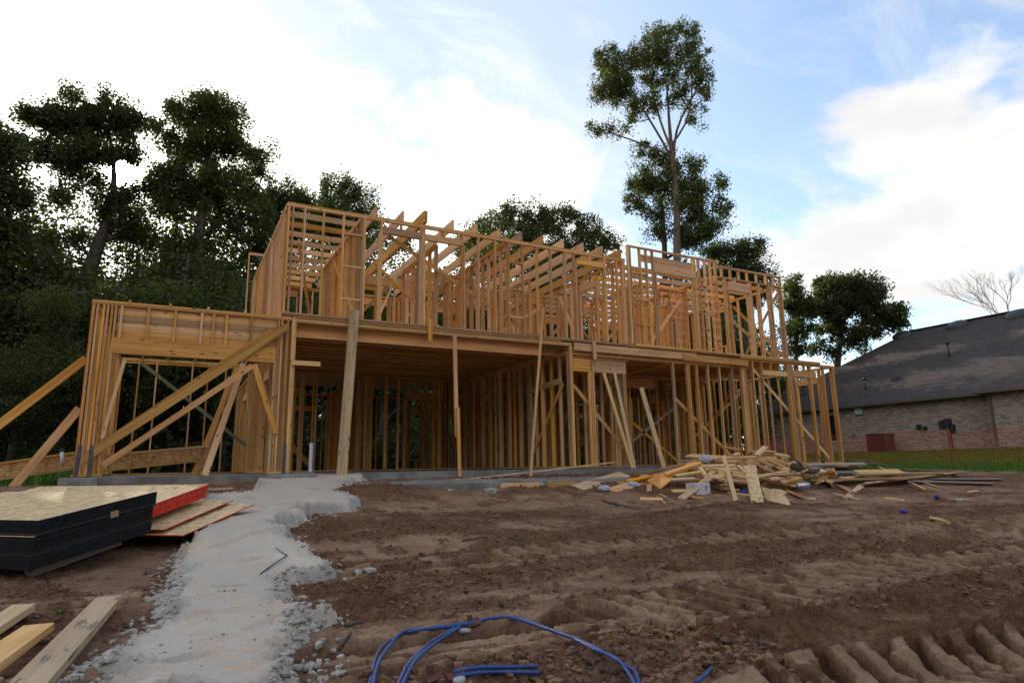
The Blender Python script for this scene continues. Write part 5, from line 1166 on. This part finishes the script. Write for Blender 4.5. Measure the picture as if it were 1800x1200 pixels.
# ------------------------------------------------------------------ trees
def leaves_mesh(name, C, N_, size, seed, spread):
    rg_ = np.random.default_rng(seed); ci = rg_.integers(0, len(C), N_)
    P = C[ci, :3]+np.clip(rg_.normal(0, 1, (N_, 3)), -1.55, 1.55)*(C[ci, 3:4]*spread)
    s = size*rg_.uniform(.6, 1.35, N_)[:, None]
    a = rg_.normal(0, 1, (N_, 3)); a[:, 2] -= .25; a /= np.linalg.norm(a, axis=1)[:, None]; b_ = np.cross(a, rg_.normal(0, 1, (N_, 3))); b_ /= np.linalg.norm(b_, axis=1)[:, None]
    n_ = np.cross(a, b_)
    hole = (P@SUND)/np.linalg.norm(P, axis=1) < math.cos(R(.75))
    P = np.where(hole[:, None], P, P+[0, 0, -2.2])
    V = np.stack([P, P+a*s*.5+b_*s*.33+n_*s*.06, P+a*s, P+a*s*.5-b_*s*.33+n_*s*.06], 1).reshape(-1, 3)
    me = bpy.data.meshes.new(name); me.vertices.add(len(V)); me.vertices.foreach_set('co', V.ravel()); me.loops.add(N_*4); me.loops.foreach_set('vertex_index', np.arange(N_*4, dtype=np.int32))
    me.polygons.add(N_); me.polygons.foreach_set('loop_start', np.arange(0, N_*4, 4, dtype=np.int32)); me.update(calc_edges=True); return me
def clumps(lobes, seed, per=9., csz=.42, shell=.55):
    "lobes: (x,y,z,rx,ry,rz) -> clump centres with radius"
    rg_ = np.random.default_rng(seed); out_ = []
    for L in lobes:
        n = max(4, int(per*(L[3]*L[4]*L[5])**(2/3)/.55*L[6] if len(L) > 6 else per*(L[3]*L[4]*L[5])**(2/3)/.55))
        for _ in range(n):
            v = rg_.normal(0, 1, 3); v /= np.linalg.norm(v); r_ = rg_.uniform(shell*.4, 1.05)**.6
            out_.append((L[0]+v[0]*L[3]*r_, L[1]+v[1]*L[4]*r_, L[2]+v[2]*L[5]*r_, csz*rg_.uniform(.5, 1.3)))
    return np.array(out_)
def limb(m_, a, b_, r0, r1, seed, n=7, wob=.06, n_side=6):
    rg_ = np.random.default_rng(seed); a = np.array(a, float); b_ = np.array(b_, float); L = np.linalg.norm(b_-a); side = rg_.normal(0, 1, 3)*L*wob; s2 = rg_.normal(0, 1, 3)*L*wob*.4
    out_v = np.array(((b_-a)[0], (b_-a)[1], 0.))*.10; t = np.linspace(0, 1, n); P = [a+(b_-a)*x_+side*math.sin(math.pi*x_)+s2*math.sin(2*math.pi*x_)+out_v*math.sin(math.pi*x_) for x_ in t]
    m_.tube(P, [r0+(r1-r0)*x_ for x_ in t], n_side, cap=False); return P
def tree(name, trunk, lobes, label, cat='tree', mat=LEAF_M, bark=BARK, nleaf=9000, lsz=.2, seed=1, per=9., csz=.42, group=None, twigs=True, spread=.92, limb_r=.11, leaders=()):
    "trunk: [(x,y,z,r)...] world; lobes in world"
    r = setp(empty(name, tuple(trunk[0][:3])), label, cat, group); m_ = MB()
    T = [np.array(t[:3], float) for t in trunk]; Rr = [t[3] for t in trunk]; m_.tube(T, Rr, 10, cap=False)
    lobes = [(a_, b_, c_, rx_*kx, ry_*kx, rz_*kz, *w_) for (a_, b_, c_, rx_, ry_, rz_, *w_), kx, kz in zip(lobes, np.random.default_rng(seed+9).uniform(.72, 1.12, len(lobes)), np.random.default_rng(seed+19).uniform(.7, 1.12, len(lobes)))]; C = clumps(lobes, seed, per*DENS, csz*.72); nleaf = int(nleaf*LEAFN); lsz = lsz*LEAFS
    rg_ = np.random.default_rng(seed+100); ends = []
    Tf = []; Rf = []
    for i in range(len(T)-1):
        for s in np.linspace(0, 1, 5, endpoint=False): Tf.append(T[i]*(1-s)+T[i+1]*s); Rf.append(Rr[i]*(1-s)+Rr[i+1]*s)
    Tf.append(T[-1]); Rf.append(Rr[-1]); Tf = np.array(Tf)
    for i, L in enumerate(lobes):
        c_ = np.array(L[:3]); dxy = np.hypot(Tf[:, 0]-c_[0], Tf[:, 1]-c_[1]); want = c_[2]-1.15*np.maximum(dxy, .5)-.35*L[5]
        pass
    AP = Tf.copy(); AR = np.array(Rf)
    for (p0_, p1_, ra) in leaders:
        P = limb(m_, p0_, p1_, ra, .03, seed+int(p1_[2]*10), 9, .05, 8); AP = np.vstack([AP, P[1:]]); AR = np.concatenate([AR, np.linspace(ra, .03, len(P))[1:]])
    order = sorted(range(len(lobes)), key=lambda i: np.min(np.linalg.norm(Tf-np.array(lobes[i][:3]), axis=1)))
    for i in order:
        c_ = np.array(lobes[i][:3]); dv = c_-AP; hd = np.hypot(dv[:, 0], dv[:, 1]); cost = np.linalg.norm(dv, axis=1)+2.2*np.maximum(0, .75*hd-dv[:, 2])+(AR < .02)*9
        k = int(np.argmin(cost)); P = limb(m_, AP[k], c_, min(AR[k]*.72, limb_r), .022, seed*31+i); ends.append(P)
        AP = np.vstack([AP, P[2:]]); AR = np.concatenate([AR, np.linspace(min(AR[k]*.72, limb_r), .022, len(P))[2:]])
    if twigs:
        A2 = np.array([p for P in ends for p in P[2:]])
        sel = rg_.permutation(len(C))[:min(len(C), 240)]
        for j in sel:
            c_ = C[j, :3]; k = int(np.argmin(np.linalg.norm(A2-c_, axis=1))); limb(m_, A2[k], c_, .028, .008, seed*77+int(j), 4, .08, 4)
    m_.build('trunk', bark, r, True)
    cm = leaves_mesh('crown', C, nleaf, lsz, seed+5, spread); link('crown', cm, mat, r); return r
DENS, LEAFN, LEAFS = 1.45, 1.45, .70
def plobes(L, dist, depth=1.0):
    out_ = []
    for (x, y, rx, ry, *w_) in L:
        p = atD(x, y, dist); dep = p@FW; k = dep/F_PX; rgx = rx*k*1.03; out_.append((p[0], p[1], p[2], rgx, rgx*depth, ry*k, *(w_ if w_ else (1.,))))
    return out_
def ptrunk(L, dist, zbase=None):
    out_ = []
    for (x, y, r_) in L: p = atD(x, y, dist); out_.append((*p, r_))
    p = out_[0]; zb_ = float(base_h(np.array(p[0]), np.array(p[1])))-.2
    if p[2] > zb_+.2: out_ = [(p[0], p[1], zb_, p[3]*1.25)]+out_
    return out_
tree('forked_tree', ptrunk([(128, 700, .42), (135, 560, .36), (158, 470, .30), (185, 400, .22), (200, 340, .15), (200, 280, .09), (190, 215, .04)], 33),
     plobes([(60, 430, 50, 34), (230, 400, 50, 34), (120, 410, 40, 26, .7), (85, 215, 42, 33), (135, 205, 48, 38), (190, 198, 52, 40), (238, 225, 42, 40), (105, 265, 45, 38), (165, 262, 48, 36), (232, 262, 30, 22), (62, 205, 26, 26, .7), (150, 315, 38, 26, .7), (250, 335, 40, 26), (185, 350, 45, 25), (120, 345, 30, 20, .5)], 33),
     'big dark tree with a forked leaning trunk in front of the sun', nleaf=30000, lsz=.20, seed=11, mat=LEAF_D, per=7)
tree('tall_left_tree', ptrunk([(345, 700, .30), (345, 560, .26), (348, 440, .22), (360, 330, .15), (372, 240, .08)], 32),
     plobes([(340, 205, 40, 32), (385, 195, 48, 36), (345, 255, 40, 38), (400, 250, 45, 45), (445, 265, 28, 32, .7), (448, 300, 26, 25, .55), (310, 260, 25, 35, .7), (290, 240, 22, 30, .7), (330, 315, 48, 35), (395, 330, 50, 38, .8), (300, 355, 40, 30), (420, 375, 50, 35, .8)], 32),
     'tall loose crowned tree right of the sun at the wood edge', nleaf=30000, lsz=.20, seed=12, mat=LEAF_M, per=8)
tree('edge_tree', ptrunk([(-40, 700, .35), (-35, 500, .28), (-20, 380, .18), (-5, 300, .1)], 30),
     plobes([(0, 260, 45, 45), (20, 320, 32, 40), (-30, 330, 50, 60), (5, 400, 45, 45), (40, 360, 22, 25, .6), (-60, 240, 60, 50), (-60, 430, 60, 60)], 30),
     'dark tree cut by the left picture edge', nleaf=17000, lsz=.22, seed=13, mat=LEAF_D)
tree('wood_edge_tree', ptrunk([(505, 620, .22), (505, 480, .18), (502, 380, .1)], 36), plobes([(495, 345, 34, 30), (530, 365, 28, 26), (470, 370, 35, 35), (500, 410, 55, 35), (460, 430, 50, 40), (440, 330, 25, 22, .7)], 36), 'dark tree just left of the upper storey corner', nleaf=14000, seed=14, mat=LEAF_D)
tree('thin_top_tree', ptrunk([(600, 620, .22), (598, 480, .18), (595, 380, .1)], 38), plobes([(590, 325, 30, 25, .8), (570, 345, 25, 22, .7), (618, 345, 28, 22, .8), (650, 350, 24, 18, .7), (645, 375, 30, 20, .8), (600, 385, 50, 28), (560, 400, 40, 30), (640, 410, 45, 25)], 38), 'loose topped tree behind the left part of the upper storey', nleaf=15000, seed=15, mat=LEAF_M)
tree('round_tree', ptrunk([(960, 640, .3), (958, 520, .26), (955, 430, .15)], 46), plobes([(860, 395, 32, 22), (900, 378, 40, 24), (945, 378, 42, 24), (990, 388, 38, 24), (1035, 400, 38, 24), (1070, 425, 30, 24), (880, 425, 60, 34), (960, 430, 60, 40), (1030, 445, 60, 38), (830, 430, 40, 26), (900, 480, 70, 35, .7), (1000, 490, 70, 35, .7)], 46), 'broad round crowned tree behind the middle of the house', nleaf=32000, lsz=.25, seed=16, mat=LEAF_D)
tree('tall_pair_tree', ptrunk([(1193, 640, .30), (1190, 480, .24), (1190, 370, .20), (1184, 290, .16), (1180, 262, .14), (1176, 210, .09), (1172, 150, .05)], 37),
     plobes([(1150, 62, 26, 20), (1185, 45, 26, 14), (1222, 62, 24, 20), (1070, 100, 30, 24), (1080, 150, 40, 26), (1128, 95, 38, 28), (1175, 80, 38, 28), (1225, 90, 28, 26), (1095, 125, 42, 32), (1150, 125, 48, 36), (1205, 120, 42, 36), (1235, 130, 24, 32, .8), (1080, 165, 34, 28), (1130, 175, 42, 26, .8), (1195, 165, 40, 24, .9), (1230, 180, 28, 22, .8), (1060, 110, 20, 26, .7), (1040, 232, 22, 9, .9), (1070, 232, 22, 10, .9), (1100, 222, 20, 9, .5), (1110, 200, 30, 16, .6), (1225, 210, 20, 12, .5), (1240, 150, 18, 16, .6)], 37, .9),
     'tall bare stemmed tree rising high above the house roofline', nleaf=25000, lsz=.185, seed=17, mat=LEAF_L, bark=BARK_L, per=7.5, csz=.36, leaders=[(atD(1184, 285, 37), atD(1095, 135, 37), .09), (atD(1182, 268, 37), atD(1140, 80, 37.6), .085), (atD(1184, 280, 37), atD(1232, 120, 36.6), .09), (atD(1180, 255, 37), atD(1205, 60, 37), .07), (atD(1184, 275, 37), atD(1060, 232, 36.6), .07)])
tree('companion_tree', ptrunk([(1170, 560, .2), (1168, 430, .16), (1162, 350, .1)], 37.8),
     plobes([(1150, 285, 32, 20, .7), (1125, 262, 18, 10, .6), (1190, 290, 34, 20, .9), (1225, 292, 26, 16, .7), (1130, 320, 28, 22), (1175, 325, 38, 26), (1220, 330, 36, 26), (1262, 325, 20, 14, .8), (1115, 355, 24, 18), (1160, 370, 34, 24, .7), (1215, 372, 38, 24), (1268, 362, 26, 16, .9), (1150, 405, 30, 18, .5), (1215, 415, 40, 22), (1255, 400, 34, 18)], 37.8, .9),
     'leafy shorter tree wrapped round the foot of the tall one', nleaf=23000, lsz=.19, seed=18, mat=LEAF_L, per=9)
tree('right_bushy_tree', ptrunk([(1310, 640, .25), (1308, 520, .2), (1305, 460, .1)], 42), plobes([(1290, 440, 30, 22), (1320, 440, 26, 20), (1262, 440, 28, 20), (1345, 468, 18, 14, .9), (1300, 475, 45, 24), (1260, 480, 40, 25), (1330, 500, 30, 25), (1280, 530, 50, 30)], 42), 'dark bushy tree above the right end of the upper storey', nleaf=16000, seed=19, mat=LEAF_D)
tree('slim_right_tree', ptrunk([(1398, 690, .16), (1400, 620, .13), (1398, 530, .08)], 48), plobes([(1398, 505, 24, 17), (1390, 535, 22, 20), (1415, 540, 24, 22), (1400, 575, 28, 24, .8), (1395, 610, 22, 16, .6)], 48), 'slim tree standing right of the upper storey end', nleaf=8000, lsz=.24, seed=20, mat=LEAF_M)
tree('spreading_right_tree', ptrunk([(1472, 690, .26), (1472, 640, .22), (1478, 590, .15), (1490, 540, .08)], 50), plobes([(1450, 505, 28, 18), (1490, 500, 34, 18), (1530, 510, 28, 18), (1440, 540, 32, 24), (1485, 540, 38, 26), (1535, 545, 34, 24), (1568, 552, 24, 18), (1580, 568, 14, 10, .8), (1455, 580, 32, 18, .6), (1510, 585, 36, 18, .6), (1545, 580, 22, 14, .7), (1490, 615, 36, 14, .35), (1440, 610, 20, 14, .4)], 50), 'spreading round tree behind the shingle roof', nleaf=26000, lsz=.25, seed=21, mat=LEAF_D)
# bare tree
def bare(dist, base_px, seed):
    rg_ = np.random.default_rng(seed); m_ = MB()
    def rec(p, d, L, r_, lev):
        q = p+d*L; P = [p, (p+q)/2+rg_.normal(0, .05*L, 3), q]; m_.tube(P, [r_, r_*.85, r_*.7], 5, cap=False)
        if lev == 0: return
        for k in range(3 if lev > 1 else 2):
            e = d+rg_.normal(0, .40, 3); e[2] = abs(e[2])*.9+.30; e /= np.linalg.norm(e); rec(q if k else (p+q)/2+(q-p)*.3, e, L*rg_.uniform(.62, .85), r_*.62, lev-1)
    for bx, sc_ in base_px:
        p = atD(bx, 640, dist); p[2] = .5
        top = atD(bx-4, 628, dist); m_.tube([p, top], [.16, .09], 8); rec(top, np.array((rg_.normal(0, .2), rg_.normal(0, .2), 1.)), 2.0*sc_, .07, 6)
    return m_
r = setp(empty('bare_tree', tuple(atD(1740, 640, 62))), 'leafless branching tree behind the ridge of the shingle roof', 'tree'); bare(62, ((1790, 1.15),), 9).build('trunk', BAREB, r, True)
# the dark belt of the wood, each tree its own object; shared crowns turned about
GENS = []
for g in range(4):
    hh_ = 8.5; rg_ = np.random.default_rng(50+g); L = [(rg_.normal(0, 1.3), rg_.normal(0, 1.3), rg_.uniform(3.0, 9.0), rg_.uniform(1.2, 2.0), rg_.uniform(1.2, 2.0), rg_.uniform(.9, 1.5)) for _ in range(11)]+[(rg_.normal(0, 1.), rg_.normal(0, 1.), 1.6, 1.6, 1.6, 1.2)]
    GENS.append((L, g))
protos = []
def place(i, px, py_top, dist, lab, group):
    g = i % 4; p = atD(px, 700, dist); z = float(base_h(np.array(p[0]), np.array(p[1]))); ztop = atD(px, py_top, dist)[2]; s = (ztop-z)/10.2
    if len(protos) <= g:
        L, _ = GENS[g]; r_ = tree('belt_tree', [(0, 0, -.3, .2), (.1, .1, 3, .16), (-.1, .2, 6, .1), (0, 0, 8.5, .04)], L, lab, 'tree', (LEAF_D, LEAF_M)[g % 2], BARK, 17000, .20, 60+g, 8., .5, group, twigs=False); protos.append(r_)
    else:
        src = protos[g]; r_ = src.copy(); col.objects.link(r_)
        for ch in src.children: c_ = ch.copy(); col.objects.link(c_); c_.parent = r_; c_.matrix_parent_inverse = ch.matrix_parent_inverse
        setp(r_, lab, 'tree', group)
    r_.location = (p[0], p[1], z); r_.rotation_euler = (0, 0, i*1.7); k = max(.6, s); r_.scale = (k*1.05, k*1.05, s)
belt = [(10, 380, 31), (70, 415, 34), (150, 430, 30), (215, 375, 37), (270, 345, 34), (310, 385, 30), (370, 400, 37), (420, 350, 38), (470, 420, 31), (540, 400, 40),
        (-70, 380, 33), (110, 520, 27), (240, 500, 28), (400, 480, 28), (30, 600, 26), (610, 430, 36), (690, 440, 40), (760, 440, 42), (820, 450, 40), (900, 460, 42), (980, 470, 40), (1050, 470, 44), (1130, 480, 42), (1210, 490, 44), (1290, 510, 46), (1360, 560, 50), (670, 520, 34), (860, 540, 36), (1090, 560, 38), (1260, 560, 46)]
spots = ['at the far left edge below the sunlit gap', 'between the picture edge and the forked trunk', 'at the foot of the forked tree', 'just right of the forked trunk', 'below and right of the sun', 'left of the tall left tree trunk',
 'right of the tall left tree trunk', 'high behind the left bay', 'left of the upper storey corner', 'behind the left corner room upstairs', 'outside the left picture edge', 'low above the left kicker braces', 'low behind the left end of the bay header',
 'low behind the right end of the bay header', 'lowest at the left picture edge', 'behind the second upstairs bay from the left', 'behind the doubled ceiling joist', 'behind the joist tips left of centre', 'below the left edge of the round tree', 'below the middle of the round tree',
 'below the right edge of the round tree', 'left of the tall pair near the roofline', 'under the tall pair', 'behind the tall front header upstairs', 'under the dark bushy tree', 'between upstairs end and slim right tree', 'seen through the wide opening on the left', 'seen through the wide opening at centre',
 'seen through the entry rooms', 'seen through the right front rooms']
for i, (x, yt, dd_) in enumerate(belt):
    left = x < 560
    place(i, x, yt, dd_, 'dark leafy tree '+spots[i], 'trees of the dense left wood' if left else 'trees of the belt behind the house')
# far wood and undergrowth: one mass nobody could count
rg = np.random.default_rng(99); N = 700
azs = np.radians(rg.uniform(-48, 46, N)); ds = rg.uniform(46, 60, N); C = np.stack([ds*np.sin(azs), ds*np.cos(azs), rg.uniform(0, 1, N)**.9*np.where(azs < R(10), 11, np.where(azs < R(36), 8.5, 6.0)), rg.uniform(1.2, 2.2, N)], -1)
o = setp(link('distant_wood', leaves_mesh('distant_wood', C, 150000, .40, 3, .8), LEAF_D), kind='stuff')
N = 800; azs = np.radians(rg.uniform(-52, 44, N)); ds = rg.uniform(27, 44, N); C = np.stack([ds*np.sin(azs), ds*np.cos(azs), rg.uniform(0, 1.0, N)**1.5*2.8, rg.uniform(.5, .9, N)], -1)
C = C[~((C[:, 1] < 27) & (C[:, 0] > -3))]; 
o = setp(link('undergrowth', leaves_mesh('undergrowth', C, 110000, .26, 4, .8), LEAF_D), kind='stuff')
# slim trunks at the wood edge
for i, (pts, lab) in enumerate((([(278, 830), (285, 760), (292, 700)], 'pale slim leaning trunk seen through the left bay'), ([(70, 800), (72, 700), (75, 560)], 'thin dark trunk at the wood edge far left'))):
    T = [atD(x, y, 29.) for x, y in pts]; r = setp(empty('slim_tree', tuple(T[0])), lab, 'tree'); MB().tube(T, [.09, .08, .06], 8).build('trunk', BARK_L if i == 0 else BARK, r, True)
